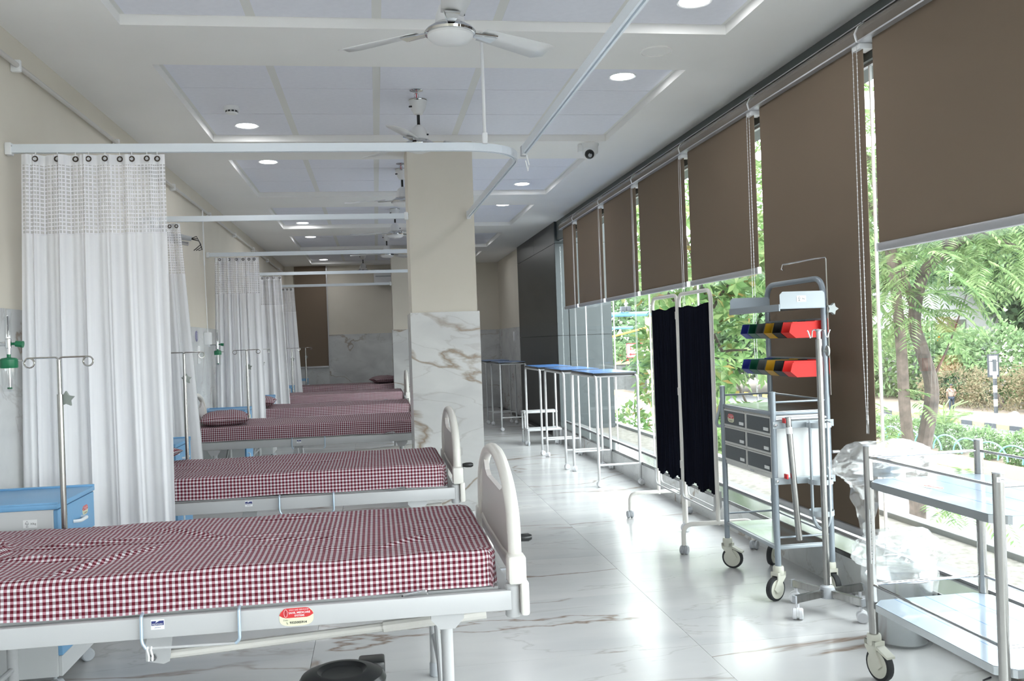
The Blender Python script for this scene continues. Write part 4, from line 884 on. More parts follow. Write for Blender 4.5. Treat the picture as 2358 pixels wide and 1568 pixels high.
MB().box(CX0 - .005, CX1 + .005, CY0 + .012, CY1 - .012, .238, .256, .003).build('bottom_shelf', cart_l, ct); MB().box(CX0 + .01, CX1 - .01, CY0 + .025, CY1 - .025, .2555, .258).build('shelf_insert', satin, ct, False)
for (z, m) in ((.955, cart_m), (.30, cart_m)):
    for p0, p1 in (((CX0, CY1, z), (CX1, CY1, z)), ((CX1, CY0, z), (CX1, CY1, z)), ((CX0, CY0, z), (CX1, CY0, z))): MB().cyl(p0, p1, .0052, 8).build('guard_rail', m, ct)
MB().cyl((CX0, CY0 - .002, .872), (CX1, CY0 - .002, .872), .0085, 10).build('side_bar', alu, ct)
cab = MB().box(CX0 + .012, CX1 - .02, CY0 + .018, CY1 - .018, .580, .888, .002).build('cabinet', cart_w, ct, False)
MB().box(CX0 + .004, CX0 + .013, CY0 + .014, CY1 - .014, .580, .889, .002).build('cabinet_face', drawer_f, ct, False)
dw = (CY1 - CY0 - .05) / 2
for c in range(2):
    for r in range(3):
        y0 = CY0 + .022 + c * (dw + .006); z0 = .608 + .094 * r
        fr = MB().box(CX0 - .004, CX0 + .005, y0, y0 + dw, z0 - .006, z0 + .086, .002).build('drawer', drawer_f, ct, False)
        MB().box(CX0 - .0065, CX0 - .0035, y0 + .012, y0 + dw - .012, z0 + .006, z0 + .078, .001).build('drawer_face', drawer_m, fr, False)
        MB().box(CX0 - .010, CX0 - .0060, y0 + .022, y0 + .075, z0 + .016, z0 + .032, .001).build('label_pull', cart_w, fr, False)
        if c == 1 and r == 2: dealer_sticker(fr, (CX0 - .0068, y0 + .19, z0 + .042), (0, -1, 0), (0, 0, 1), .085)
for y in (CY0 + .05, CY0 + .36): MB().lathe([(.007, 0), (.007, -.004), (.003, -.004)], 12, (CX0 + .004, y, .878), 'X').build('lock', chrome, ct)
MB().obox((CX0 - .005, CY0 + .26, .592), (.001, 0, 0), (0, .022, 0), (0, 0, .004)).build('maker_plate', greycast, ct, False)
hd = MB(); hd.tube(round_path([(CX0, CY1 + .002, .95), (CX0 - .03, CY1 + .03, .80), (CX0 - .02, CY1 + .03, .78), (CX0 + .02, CY1, .79)], .02), .009, 8); hd.build('push_handle', cart_l, ct)
# overhead tray with upturned ends
tr = MB().box(CX1 - .235, CX1 + .0, CY0 - .02, CY1 - .04, 1.405, 1.413).build('overhead_tray', cart_m, ct, False)
MB().box(CX1 - .24, CX1 - .234, CY0 - .02, CY1 - .04, 1.395, 1.428).build('tray_lip', cart_m, tr, False)
for y in (CY0 - .022, CY1 - .045):
    pl = [(CX1 - .235, 1.41), (CX1 - .005, 1.41), (CX1 - .005, 1.475), (CX1 - .015, 1.488), (CX1 - .22, 1.488), (CX1 - .235, 1.473)]
    MB().prism(pl, y, y + .003, 'XZ').build('tray_end', cart_l if y < 4.3 else cart_m, tr, False)
load_sticker(tr, (CX1 - .125, CY0 - .0225, 1.452), (1, 0, 0), (0, 0, 1), .048, '5kg')
# bin rails, oxygen cylinder cage, IV hook rod
for z in (1.345, 1.150): MB().box(CX1 - .004, CX1 + .004, CY0, CY1, z - .012, z + .010).build('bin_rail', cart_m, ct, False)
for z in (.845, .575):
    MB().box(CX0 - .012, CX1 + .022, CY0 - .020, CY0 - .016, z - .017, z + .017, .002).build('holder_strip', cart_l, ct, False)
    for x in (CX0, CX1): MB().lathe([(.007, -.02), (.007, -.027), (.002, -.03)], 10, (x, CY0, z), 'Y').build('bolt', chrome, ct)
cgx, cgy = CX0 + .195, CY0 - .075
def ring(r, z, h, nm):
    m = MB(); n = 36; vs = [(cgx + q * math.cos(2 * PI * k / n), cgy + q * math.sin(2 * PI * k / n), zz) for zz in (z - h, z + h) for q in (r, r - .003) for k in range(n)]
    fs = []
    for k in range(n):
        j = (k + 1) % n; fs += [(k, j, 2 * n + j, 2 * n + k), (n + j, n + k, 3 * n + k, 3 * n + j), (2 * n + k, 2 * n + j, 3 * n + j, 3 * n + k), (j, k, n + k, n + j)]
    m.add(vs, fs).build(nm, cart_l, ct, True)
for z in (.845, .575, .425): ring(.058, z, .012, 'cage_ring')
for a in (0.3, PI / 2 + .3, PI + .3, 3 * PI / 2 + .3):
    c, s = math.cos(a), math.sin(a); pth = [(cgx + .057 * c, cgy + .057 * s, z) for z in (.86, .6, .43)] + [(cgx + .057 * math.cos(b) * c, cgy + .057 * math.cos(b) * s, .43 - .085 * math.sin(b)) for b in [PI / 2 * k / 6 for k in range(1, 7)]]
    vs = []; t_ = Vector((-s, c, 0)) * .006
    for p in pth: vs += [Vector(p) - t_, Vector(p) + t_]
    o = MB().add(vs, [(2 * i, 2 * i + 1, 2 * i + 3, 2 * i + 2) for i in range(len(pth) - 1)]).build('cage_strap', cart_l, ct); o.modifiers.new('thickness', 'SOLIDIFY').thickness = .003
MB().tube([(CX1 + .014, CY0 - .018, .98), (CX1 + .010, CY0 - .022, 1.64), (CX1 + .008, CY0 - .022, 1.648), (CX1 - .02, CY0 + .02, 1.648), (CX1 - .08, CY0 + .26, 1.640), (CX1 - .085, CY0 + .265, 1.615), (CX1 - .08, CY0 + .255, 1.612)], .0042, 8).build('hook_rod', chrome, ct)
def star(x, y, z, R, nm, par, m):
    st = [((R if k % 2 == 0 else R * .58) * math.cos(PI * k / 5), (R if k % 2 == 0 else R * .58) * math.sin(PI * k / 5)) for k in range(10)]
    MB().prism([(x + a, z + b) for a, b in st], y - .012, y + .012, 'XZ').build(nm, m, par, True)
kn = mat('light_grey_knob', (0.34, 0.37, 0.37), 0.45)
star(CX1 + .032, CY0 - .02, 1.398, .030, 'star_knob', ct, kn); MB().cyl((CX1 + .02, CY0, .70), (CX1 + .055, CY0, .70), .008, 10).build('bumper_stub', alu, ct)
# steel tube leaning in the holder straps
lt = thing('steel_tube', 'loose brushed steel tube leaning in the side holder of the drawer cart', 'tube', (0, 0, 0))
MB().cyl((CX0 + .052, CY0 - .050, .885), (CX0 + .088, CY0 - .052, .295), .0148, 18).build('tube', steel, lt)
MB().cyl((CX0 + .0548, CY0 - .0502, .838), (CX0 + .0568, CY0 - .0503, .806), .0152, 18).build('paper_tag', paper, lt)
for z in (.868, .60): MB().box(CX0 + .034, CX0 + .044, CY0 - .055, CY0 - .022, z - .012, z + .012, .003).build('red_grip', red_s, ct)
# hopper bins: six colours on each of the two rails
def hopper(color, row, y, z):
    lab = '%s plastic hopper bin on the %s rail of the drawer cart' % (color, row)
    x1 = CX1 - .006; L, Wd, H = .165, .094, .078; x0 = x1 - L
    side = [(x1, z), (x0 + .034, z), (x0, z + .028), (x0 + .014, z + H), (x1, z + H)]
    t = thing('storage_bin', lab, 'bin', (0, 0, 0), 0, 'coloured hopper bins on the cart')
    m = bins_c[color]
    for yy in (y, y + Wd - .003): MB().prism(side, yy, yy + .003, 'XZ').build('side_wall', m, t, False)
    MB().box(x0 + .034, x1, y + .003, y + Wd - .003, z, z + .003).build('bottom', m, t, False); MB().box(x1 - .003, x1, y + .003, y + Wd - .003, z, z + H).build('back_wall', m, t, False)
    MB().add([(x0 + .034, y + .003, z), (x0 + .034, y + Wd - .003, z), (x0, y + Wd - .003, z + .028), (x0, y + .003, z + .028), (x0 + .037, y + .003, z), (x0 + .037, y + Wd - .003, z), (x0 + .003, y + Wd - .003, z + .028), (x0 + .003, y + .003, z + .028)],
             [(0, 1, 2, 3), (7, 6, 5, 4), (0, 4, 5, 1), (1, 5, 6, 2), (2, 6, 7, 3), (3, 7, 4, 0)]).build('front_lip', m, t, False)
    MB().box(x1 - .03, x1 + .004, y, y + Wd, z + H, z + H + .005).build('hanging_rim', m, t, False)
    for yy in (y - .003, y + Wd - .001): MB().box(x0 + .016, x1, yy, yy + .004, z + H - .006, z + H + .001).build('top_rim', m, t, False)
for row, z in (('upper', 1.262), ('lower', 1.070)):
    for k, col in enumerate(['red', 'black', 'yellow', 'grey', 'green', 'blue']): hopper(col, row, CY0 + .022 + k * .101, z)
# ------------------------------------------------------------ wheeled IV stand in front of the cart
iv = thing('iv_stand', 'stainless IV stand on four castor legs in front of the drawer cart', 'iv stand', (2.012, 3.90, 0))
MB().cyl((0, 0, .10), (0, 0, 1.255), .0145, 18).build('outer_tube', steel, iv); MB().cyl((0, 0, 1.25), (0, 0, 1.295), .010, 14).build('inner_rod', alu, iv)
MB().lathe([(.0155, .065), (.036, .068), (.036, .100), (.030, .118), (.0155, .125)], 20).build('hub', greycast, iv)
for k in range(4):
    a = math.radians([112, 199, 290, 12][k]); c, s = math.cos(a), math.sin(a)
    lg = MB().obox((.115 * c, .115 * s, .090), (.085 * c, .085 * s, 0), (-.0095 * s, .0095 * c, 0), (0, 0, .016)).build('base_leg', steel, iv, False)
    MB().obox((.203 * c, .203 * s, .090), (.004 * c, .004 * s, 0), (-.0105 * s, .0105 * c, 0), (0, 0, .017)).build('leg_cap', greycast, lg, False)
    twin_caster(iv, .187 * c, .187 * s, .026, a + .8, whitecast)
for s in (-1, 1):
    MB().tube([(0, 0, 1.296), (s * .015, 0, 1.300), (s * .030, -.002, 1.296), (s * .036, -.004, 1.265), (s * .042, -.004, 1.262), (s * .052, -.004, 1.292), (s * .056, -.004, 1.297)], .0032, 8).build('bag_hook', chrome, iv)
MB().lathe([(.013, -.004), (.016, .004), (.001, .008)], 14, (0, 0, 1.295)).build('top_button', alu, iv)
MB().tube([(.020, 0, 1.20), (.034, -.004, 1.20), (.037, -.004, 1.20), (.046, -.006, 1.20)], [.006, .006, .026, .020], 14).build('height_knob', kn, iv)
MB().obox((.012, -.0095, .145), (.006, .002, 0), (.0002, -.0006, 0), (0, 0, .016)).build('paper_tag', paper, iv, False)
# ------------------------------------------------------------ folding privacy screen
sc = thing('privacy_screen', 'two-panel folding screen of pleated navy cloth on white castor feet', 'screen', (0, 0, 0))
SXX = 1.972; SY = [5.13, 5.70, 5.735, 6.27]; zt, zb_ = 1.56, .235
for (a, b) in ((SY[0], SY[1]), (SY[2], SY[3])):
    MB().tube(round_path([(SXX, a, .16), (SXX, a, zt), (SXX, b, zt), (SXX, b, .06 if b == SY[1] else .16)], .07, 8), .0125, 12).build('panel_frame', abs_m, sc)
    MB().tube(round_path([(SXX - .018, a, .34), (SXX - .018, a, zb_), (SXX - .018, b, zb_), (SXX - .018, b, .34)], .04, 6), .007, 8).build('lower_rod', powder, sc); MB().tube(round_path([(SXX + .02, a, .36), (SXX + .02, a, zb_ + .01), (SXX + .02, b, zb_ + .01), (SXX + .02, b, .36)], .04, 6), .006, 8).build('lower_rod', powder, sc)
    n = 130; vs = []; nz = 12; R = random.Random(int(a * 100))
    for j in range(nz + 1):
        for i in range(n + 1):
            s = i / n; zz = .335 + .02 * math.sin(14 * s + a) * (1 if j == 0 else 0) + (1.475 + .007 * math.sin(11 * s) + .012 * abs(2 * s - 1) ** 6 - .335) * j / nz
            vs.append((SXX + .011 * math.sin(2 * PI * 17 * s + .8 * math.sin(5 * s)) * (.6 + .4 * noise.noise((s * 9, j * .2, a))) - .004, a + .016 + (b - a - .032) * s, zz))
    MB().add(vs, [(j * (n + 1) + i, j * (n + 1) + i + 1, (j + 1) * (n + 1) + i + 1, (j + 1) * (n + 1) + i) for j in range(nz) for i in range(n)]).build('cloth', navy, sc, recalc=False)
MB().cyl((SXX, SY[2], .055), (SXX, SY[2], .16), .0125, 10).build('hinge_leg', abs_m, sc)
for z in (1.40, .9, .42): MB().cyl((SXX, 5.717, z), (SXX, 5.717, z + .05), .022, 12).build('hinge', abs_m, sc)
for y in (SY[0], SY[3]):
    MB().tube(round_path([(1.755, y, .055), (1.755, y, .175), (2.19, y, .175), (2.19, y, .055)], .075, 8), .0135, 12).build('foot_tube', abs_m, sc)
    for x in (1.755, 2.19): twin_caster(sc, x, y, .026, .9 if y < 5.5 else 1.6)
twin_caster(sc, SXX - .005, 5.717, .026, .4, whitecast)
# ------------------------------------------------------------ blue-topped overbed tables
def table(label, loc, rot=0.0):
    t = thing('overbed_table', label, 'table', loc, rot, 'blue-topped tables on castors'); hx, hy = .185, .50; zt = .955
    MB().box(-hx - .012, hx + .012, -hy + .06, hy - .06, zt + .008, zt + .030, .003).build('table_edge', blk, t)
    MB().box(-hx - .010, hx + .010, -hy + .063, hy - .063, zt + .0295, zt + .032).build('table_top', blue_top, t, False)
    for x in (-hx, hx):
        MB().tube(round_path([(x, -hy, .06), (x, -hy, zt), (x, hy, zt), (x, hy, .06)], .06, 8), .0125, 10).build('leg_frame', powder, t)
        for y in (-hy, hy): twin_caster(t, x, y, .026, .6 + y, whitecast)
    for y in (-hy, hy): MB().cyl((-hx, y, .19), (hx, y, .19), .0095, 10).build('cross_bar', powder, t)
    for q in (-hy + .09, hy - .09): MB().cyl((-hx, q, zt), (hx, q, zt), .010, 8).build('top_bar', powder, t)
    return t
t1 = table('blue-topped table on white legs next to the navy screen', (2.055, 8.13, 0))
dup(t1, 'blue-topped table in the middle of the three by the window', (2.01, 9.29, 0)); dup(t1, 'blue-topped table beside the white step stool', (1.985, 10.46, 0))
dup(t1, 'dim blue-topped table against the dark clad pier', (1.93, 13.35, 0)); dup(t1, 'dim blue-topped table partly hidden by the first pillar', (1.88, 14.6, 0))
# white two-step stool
st = thing('step_stool', 'white metal two-step stool among the table legs', 'stool', (2.0, 11.15, 0))
def step(x0, x1, y0, y1, z, nm):
    s_ = MB(); s_.box(x0, x1, y0, y1, z - .022, z - .0, .004); o = s_.build(nm, powder, st)
    for k in range(4): MB().box(x0 + .01, x1 - .01, y0 + .015 + k * (y1 - y0 - .03) / 4, y0 + .015 + (k + .72) * (y1 - y0 - .03) / 4, z, z + .005).build('tread_rib', powder, o, False)
step(-.21, .22, -.02, .22, .40, 'upper_step'); step(-.21, .22, -.26, .0, .20, 'lower_step')
for x in (-.195, .205):
    for (y, z) in ((.20, .38), (.0, .38), (-.245, .18)): lg = MB().cyl((x, y, .0), (x, y, z), .011, 10).build('leg', powder, st); MB().lathe([(.013, 0), (.013, .035)], 10, (x, y, 0)).build('foot_cap', greycast, lg)
    MB().cyl((x, -.245, .17), (x, .20, .17), .009, 8).build('side_bar', powder, st)
# ------------------------------------------------------------ stainless two-shelf trolley
tx0, tx1, ty0, ty1 = 1.785, 2.235, 2.405, 3.115
tl = thing('steel_trolley', 'stainless steel two-shelf trolley with film still on its shelves', 'trolley', (0, 0, 0))
for (x, y) in ((tx0, ty0), (tx0, ty1), (tx1, ty0), (tx1, ty1)):
    p = MB().cyl((x, y, .15), (x, y, .862), .0165, 20).build('post', steel, tl); MB().lathe([(.0172, 0), (.0172, .004), (.001, .007)], 20, (x, y, .861)).build('post_cap', greycast, p)
    big_caster(tl, x, y, .062, {(0, 0): 4.4, (0, 1): 4.9, (1, 0): 1.2, (1, 1): 4.71}[(int(x > 2), int(y > 3))], .168, (x < 2 and y > 3))
def chamf(z0, z1, nm, m, par, c=.035, e=0.0):
    pl = [(tx0 + c - e, ty0 - .01 - e), (tx1 - c + e, ty0 - .01 - e), (tx1 + .01 + e, ty0 + c - e), (tx1 + .01 + e, ty1 - c + e), (tx1 - c + e, ty1 + .01 + e), (tx0 + c - e, ty1 + .01 + e), (tx0 - .01 - e, ty1 - c + e), (tx0 - .01 - e, ty0 + c - e)]
    return MB().prism(pl, z0, z1, 'XY').build(nm, m, par, False)
for z in (.735, .285):
    s_ = chamf(z - .026, z - .0005, 'shelf', satin, tl, .035, .0); chamf(z - .0005, z + .0008, 'protective_film', filmed, s_, .035, -.001)
    if z > .5: dealer_sticker(s_, (tx0 + .115, ty0 + .50, z + .001), (.2, -1, 0), (1, .2, 0), .085)
for z in (.822, .350):
    for (a, b) in (((tx0, ty0), (tx0, ty1)), ((tx0, ty1), (tx1, ty1)), ((tx1, ty0), (tx1, ty1)), ((tx0, ty0), (tx1, ty0))): MB().cyl((*a, z), (*b, z), .0052, 10).build('guard_rail', chrome, tl)
sk = MB().obox((tx0 - .002, ty1 - .0148, .53), (.0075, -.0008, 0), (0, -.0006, 0), (0, 0, .10)).build('barcode_sticker', paper, tl, False)
R_ = random.Random(4); b_ = MB(); zz = .445
while zz < .615:
    h_ = R_.choice([.0012, .002, .003]); 
    if not (.50 < zz < .515 or .56 < zz < .575): b_.obox((tx0 - .001, ty1 - .0156, zz), (R_.choice([.002, .005, .005]), 0, 0), (0, -.0003, 0), (0, 0, h_ / 2))
    zz += h_ + R_.choice([.0015, .002, .004])
b_.build('barcode_print', ink, sk, False)
load_sticker(tl, (tx0 - .003, ty0 - .0155, .845), (1, -.1, 0), (0, 0, 1), .024, '60kg')
# ------------------------------------------------------------ polythene-wrapped bowls and bucket
def wrap_bag(label, loc, sc, seed, inner=None):
    t = thing('wrapped_bowl' if inner else 'polythene_bag', label, 'bowl' if inner else 'bag', loc)
    bm = bmesh.new(); bmesh.ops.create_icosphere(bm, subdivisions=5, radius=1.0)
    for v in bm.verts:
        p = v.co.copy(); n = 0.22 * noise.noise(p * 1.6 + Vector((seed, 0, 0))) + .10 * (1 - abs(noise.noise(p * 2.6 + Vector((0, seed, 0)))) * 2) + .035 * (1 - 2 * abs(noise.noise(p * 6 + Vector((0, seed, 3)))))
        q = p * (1 + n); v.co = Vector((q.x * sc[0], q.y * sc[1], max(-sc[2] * .86, q.z * sc[2])))
    MB().bm(bm).build('polythene_wrap', film, t)
    if inner: MB().lathe(inner, 36).build('steel_bowl', satin, t)
    return t
bk = thing('steel_bucket', 'steel bucket wrapped in clear polythene on the floor behind the trolley', 'bucket', (2.105, 3.46, 0))
MB().lathe([(.095, .0), (.105, .012), (.128, .27), (.133, .275), (.130, .278), (.125, .272), (.10, .02), (.001, .015)], 44).build('bucket', satin, bk)
w_ = MB(); n = 48; vs = []
for j in range(15):
    for k in range(n):
        a = 2 * PI * k / n; zz = .004 + .40 * j / 14; rr = (.118 + .03 * min(1, zz / .27)) * (1 + .05 * noise.noise((math.cos(a) * 4, math.sin(a) * 4, zz * 12)) + .05 * max(0, zz - .25) * 8 * noise.noise((math.cos(a) * 2, math.sin(a) * 2, 5)))
        if zz > .3: rr *= 1 - .9 * (zz - .3) / .12 * .5
        vs.append((rr * math.cos(a), rr * math.sin(a), zz + .03 * max(0, (zz - .25)) * 6 * noise.noise((math.cos(a) * 2, math.sin(a) * 2, 9))))
w_.add(vs, [(j * n + k, j * n + (k + 1) % n, (j + 1) * n + (k + 1) % n, (j + 1) * n + k) for j in range(14) for k in range(n)]).build('polythene_wrap', film, bk)
for (a0, a1, zz) in ((.2, 2.9, .30),): MB().tube([(.133 * math.cos(a0 + (a1 - a0) * k / 12), .02 + .05 * math.sin(PI * k / 12), .272 + .07 * math.sin(PI * k / 12)) for k in range(13)], .003, 6).build('bail_handle', chrome, bk)
wrap_bag('crumpled clear polythene bag over the bucket behind the trolley', (2.06, 3.38, .40), (.17, .12, .085), 2.2)
bwl = [(.05, -.055), (.075, -.05), (.12, .0), (.125, .012), (.120, .010), (.072, -.042), (.001, -.046)]
wbowl = wrap_bag('polythene-wrapped steel basin hooked behind the top trolley shelf', (1.96, 3.30, .765), (.20, .085, .085), 5.1, [(.04, -.05), (.06, -.045), (.075, .0), (.08, .012), (.075, .01), (.055, -.035), (.001, -.04)])
vs = []; 
for j in range(13):
    for i in range(13):
        u, v = i / 12, j / 12; wd = .20 * (1 - v) + .01; vs.append((-.06 + wd * (u - .25) + .01 * noise.noise((u * 5, v * 5, 1)), .02 + .03 * noise.noise((u * 4, v * 4, 2)) - .02 * v, .02 - .20 * v + .02 * noise.noise((u * 5, v * 3, 4))))
MB().add([(x - .095, y - .10, z - .065) for x, y, z in vs], [(j * 13 + i, j * 13 + i + 1, (j + 1) * 13 + i + 1, (j + 1) * 13 + i) for j in range(12) for i in range(12)]).build('polythene_tail', film, wbowl)
cb_ = tag(MB().tube([(2.185, 3.02, .004), (2.14, 3.0, .004), (2.13, 2.96, .004), (2.17, 2.90, .004), (2.19, 2.84, .004)], .003, 6).build('loose_cord', ink), 'loose bit of thin dark cord lying by a trolley wheel', 'cord')
# ------------------------------------------------------------ outdoors: the street one storey below
GZ = -4.5
struct(MB().box(3.0, 120, -60, 260, GZ - .3, GZ).build('road', asphalt, smooth=False))
struct(MB().box(33.2, 120, -60, 260, GZ, GZ + .22).build('pavement', soil, smooth=False))
kb = struct(MB().box(33.0, 33.2, -60, 260, GZ, GZ + .10).build('kerb', concrete, smooth=False))
for m_, q in ((kyel, 0), (kblk, 1)):
    me = MB().box(-.16, .0, -.49, .49, 0, .34).mesh('kerb_block'); me.materials.append(m_)
    for k in range(34):
        y = 34 + (2 * k + q) * 1.0
        o = bpy.data.objects.new('kerb_block', me); C.objects.link(o); o.parent = kb; o.location = (33.2, y, GZ)
mw = tag(MB().box(23.0, 23.25, 15, 90, GZ, GZ + .50, .02).build('median_wall', yel, smooth=False), 'low ochre wall along the road median', 'wall')
struct(MB().box(23.25, 24.9, 15, 90, GZ, GZ + .35).build('ground_median', soil, smooth=False))
am = thing('arch_railing', 'turquoise railing of overlapping arches on the road median', 'railing', (23.4, 0, GZ + .55))
arch_me = MB().tube([(0, .95 * math.cos(PI * k / 14), .66 * math.sin(PI * k / 14)) for k in range(15)], .032, 6).mesh('arch'); arch_me.materials.append(cyan)
for k in range(26): o = bpy.data.objects.new('arch', arch_me); C.objects.link(o); o.parent = am; o.location = (0, 26.5 + 1.35 * k, 0)
# ---- foliage
def leaves_mesh(name, pos, dirs, nor, L, Wd, m, seed=0, fold=.25):
    """many small folded leaves: pos, pointing direction, up normal"""
    rs = np.random.RandomState(seed); n = len(pos)
    d = dirs / np.linalg.norm(dirs, axis=1, keepdims=True); s = np.cross(d, nor); s /= (np.linalg.norm(s, axis=1, keepdims=True) + 1e-9); u = np.cross(s, d)
    l = L * rs.uniform(.7, 1.2, (n, 1)); w = Wd * rs.uniform(.7, 1.2, (n, 1))
    A = pos; B = pos + d * l * .5 + s * w * .5 + u * w * fold; Cc = pos + d * l - u * l * .12; D = pos + d * l * .5 - s * w * .5 + u * w * fold
    V = np.stack([A, B, Cc, D], 1).reshape(-1, 3)
    me = bpy.data.meshes.new(name); me.vertices.add(len(V)); me.vertices.foreach_set('co', V.astype(np.float32).ravel())
    idx = np.arange(n)[:, None] * 4; F = np.concatenate([idx + [0, 1, 2], idx + [0, 2, 3]], 1).reshape(-1).astype(np.int32)
    me.loops.add(len(F)); me.loops.foreach_set('vertex_index', F); me.polygons.add(len(F) // 3)
    me.polygons.foreach_set('loop_start', np.arange(0, len(F), 3, dtype=np.int32)); me.polygons.foreach_set('loop_total', np.full(len(F) // 3, 3, dtype=np.int32))
    me.update(calc_edges=True); me.materials.append(m); return me
def ell(rs, n, blobs, shell=.5):
    w = np.array([b[1][0] * b[1][1] * b[1][2] for b in blobs]) ** .66; w = w / w.sum(); k = rs.choice(len(blobs), n, p=w)
    v = rs.normal(size=(n, 3)); v /= np.linalg.norm(v, axis=1, keepdims=True); r = shell + (1 - shell) * rs.uniform(0, 1, (n, 1)) ** .5
    c = np.array([b[0] for b in blobs])[k]; e = np.array([b[1] for b in blobs])[k]; lump = 1 + .18 * np.sin(v[:, :1] * 7 + k[:, None]) * np.cos(v[:, 1:2] * 6)
    return c + v * r * e * lump, v
def bush(name, label, cat, blobs, n, L, Wd, m, seed, group=None, trunk=None):
    rs = np.random.RandomState(seed); p, v = ell(rs, n, blobs); d = v + rs.normal(size=v.shape) * .8; nor = v * .5 + rs.normal(size=v.shape) * .5 + [0, 0, .8]
    t = thing(name, label, cat, (0, 0, 0), 0, group)
    o = link('foliage', leaves_mesh('foliage', p, d, nor, L, Wd, m, seed), None, t, False); o['kind'] = 'stuff'
    for k, (pt, r) in enumerate(trunk or []): MB().tube(pt, r, 8).build('trunk' if k == 0 else 'branch', bark, t)
    return t
def fronds(rs, base, dirs, nl, ll, flen):
    P = []; D = []; Nn = []
    for b, d in zip(base, dirs):
        d = d / np.linalg.norm(d); up_ = np.array([0, 0, 1.]); s = np.cross(d, up_); s /= np.linalg.norm(s) + 1e-9
        for k in range(nl):
            q = b + d * flen * (k + 1) / nl + np.array([0, 0, -.35 * flen * ((k + 1) / nl) ** 2])
            for sg in (-1, 1): P.append(q); D.append(s * sg + d * .5 + [0, 0, -.25]); Nn.append(up_)
    return np.array(P), np.array(D), np.array(Nn)
# feathery roadside tree just outside the glass
ft = thing('feathery_tree', 'feathery-leaved tree with a forked curving trunk just outside the glass', 'tree', (0, 0, 0))
tp_ = [(6.93, 11.0, GZ), (6.97, 11.0, -2.2), (6.98, 11.0, -1.3), (7.02, 11.0, -.7), (7.14, 11.0, -.14), (7.25, 11.0, .45), (7.12, 11.0, 1.0), (7.03, 11.0, 1.36), (7.20, 11.05, 1.95), (7.52, 11.1, 2.25), (8.05, 11.15, 2.55), (8.7, 11.2, 2.85), (9.6, 11.2, 3.3)]
def smooth(pts, n=4):
    out = []
    for i in range(len(pts) - 1):
        p0, p1, p2, p3 = [Vector(pts[max(0, min(len(pts) - 1, i + k))]) for k in (-1, 0, 1, 2)]
        for j in range(n): t = j / n; out.append(.5 * ((2 * p1) + (-p0 + p2) * t + (2 * p0 - 5 * p1 + 4 * p2 - p3) * t * t + (-p0 + 3 * p1 - 3 * p2 + p3) * t ** 3))
    return out + [Vector(pts[-1])]
sp_ = smooth(tp_); MB().tube(sp_, [.115 - .06 * i / len(sp_) for i in range(len(sp_))], 10).build('trunk', bark, ft)
for pts, r0, r1 in (([(6.97, 11.0, -1.2), (6.86, 10.9, -.6), (6.79, 10.9, .2), (6.76, 10.9, 1.2), (6.72, 11.0, 2.3), (6.6, 11.2, 3.6)], .085, .06), ([(7.05, 11.0, 1.5), (6.85, 11.2, 2.4), (6.6, 11.6, 3.4)], .06, .03), ([(7.6, 11.1, 2.3), (7.7, 11.4, 3.2), (7.9, 11.8, 4.2)], .05, .03),
                    ([(7.2, 11.0, .5), (7.5, 11.0, 1.0), (7.8, 11.0, 1.7)], .02, .008), ([(6.85, 10.9, -.5), (7.2, 10.5, -.65), (7.7, 10.3, -.85), (8.4, 10.1, -.75)], .02, .008), ([(8.1, 11.1, 2.55), (8.6, 10.8, 2.2), (9.1, 10.6, 1.7)], .025, .008)):
    s_ = smooth(pts, 3); MB().tube(s_, [r0 + (r1 - r0) * i / (len(s_) - 1) for i in range(len(s_))], 8).build('branch', bark, ft)
rs = np.random.RandomState(5); nb = 950
bl = [((6.9, 10.8, 2.2), (.9, 1.2, .9)), ((8.3, 11.0, 2.4), (1.3, 1.2, .75)), ((7.9, 11.2, 3.4), (1.6, 1.5, 1.0)), ((9.4, 11.2, 2.6), (1.1, 1.2, .9)), ((6.95, 10.9, 1.35), (.45, .6, .45)), ((7.35, 10.3, -.85), (.45, .4, .30)), ((6.7, 11.2, .1), (.45, .5, .5)), ((6.3, 11.4, 2.8), (.9, 1.0, 1.2)), ((6.0, 12.0, 4.2), (1.6, 1.6, 1.2)), ((8.9, 10.8, 1.75), (.5, .5, .35))]
b_, v_ = ell(rs, nb, bl, .2); keep = ~((b_[:, 0] > 6.95) & (b_[:, 0] < 8.1) & (b_[:, 2] > -.35) & (b_[:, 2] < 1.0)); b_, v_ = b_[keep], v_[keep]; dv = v_ * .6 + rs.normal(size=v_.shape) * .6; dv[:, 2] = dv[:, 2] * .4 - .1
P_, D_, N_ = fronds(rs, b_, dv, 11, .1, .42)
o = link('foliage', leaves_mesh('foliage', P_, D_, N_, .15, .034, leaf_feather, 3, .05), None, ft, False); o['kind'] = 'stuff'
# broad-leaved tree behind the screen and tables: rosettes of big leaves
bt = thing('broad_leaved_tree', 'broad-leaved tree filling the panes between the screen and the drawer cart', 'tree', (0, 0, 0))
MB().tube(smooth([(5.5, 15.2, GZ), (5.45, 15.1, -2), (5.5, 15.0, 0), (5.6, 15.0, 1.5), (5.8, 15.0, 3.2)], 4), .11, 8).build('trunk', bark, bt)
rs = np.random.RandomState(11); bl2 = [((5.3, 14.2, .55), (.75, .9, .55)), ((6.1, 14.3, 1.0), (.8, 1.0, .6)), ((5.5, 14.6, 1.75), (1.1, 1.1, .35)), ((4.7, 14.6, 2.2), (1.1, 1.0, .40)), ((6.2, 14.6, 2.4), (1.0, 1.2, .6)), ((5.5, 14.3, -.3), (.9, .9, .5)), ((6.4, 14.6, -.4), (.9, .9, .6)), ((5.2, 14.8, 3.2), (1.5, 1.4, .8)), ((6.9, 14.8, 3.2), (1.4, 1.4, .9)), ((5.6, 14.4, -1.4), (1.0, .9, .7))]
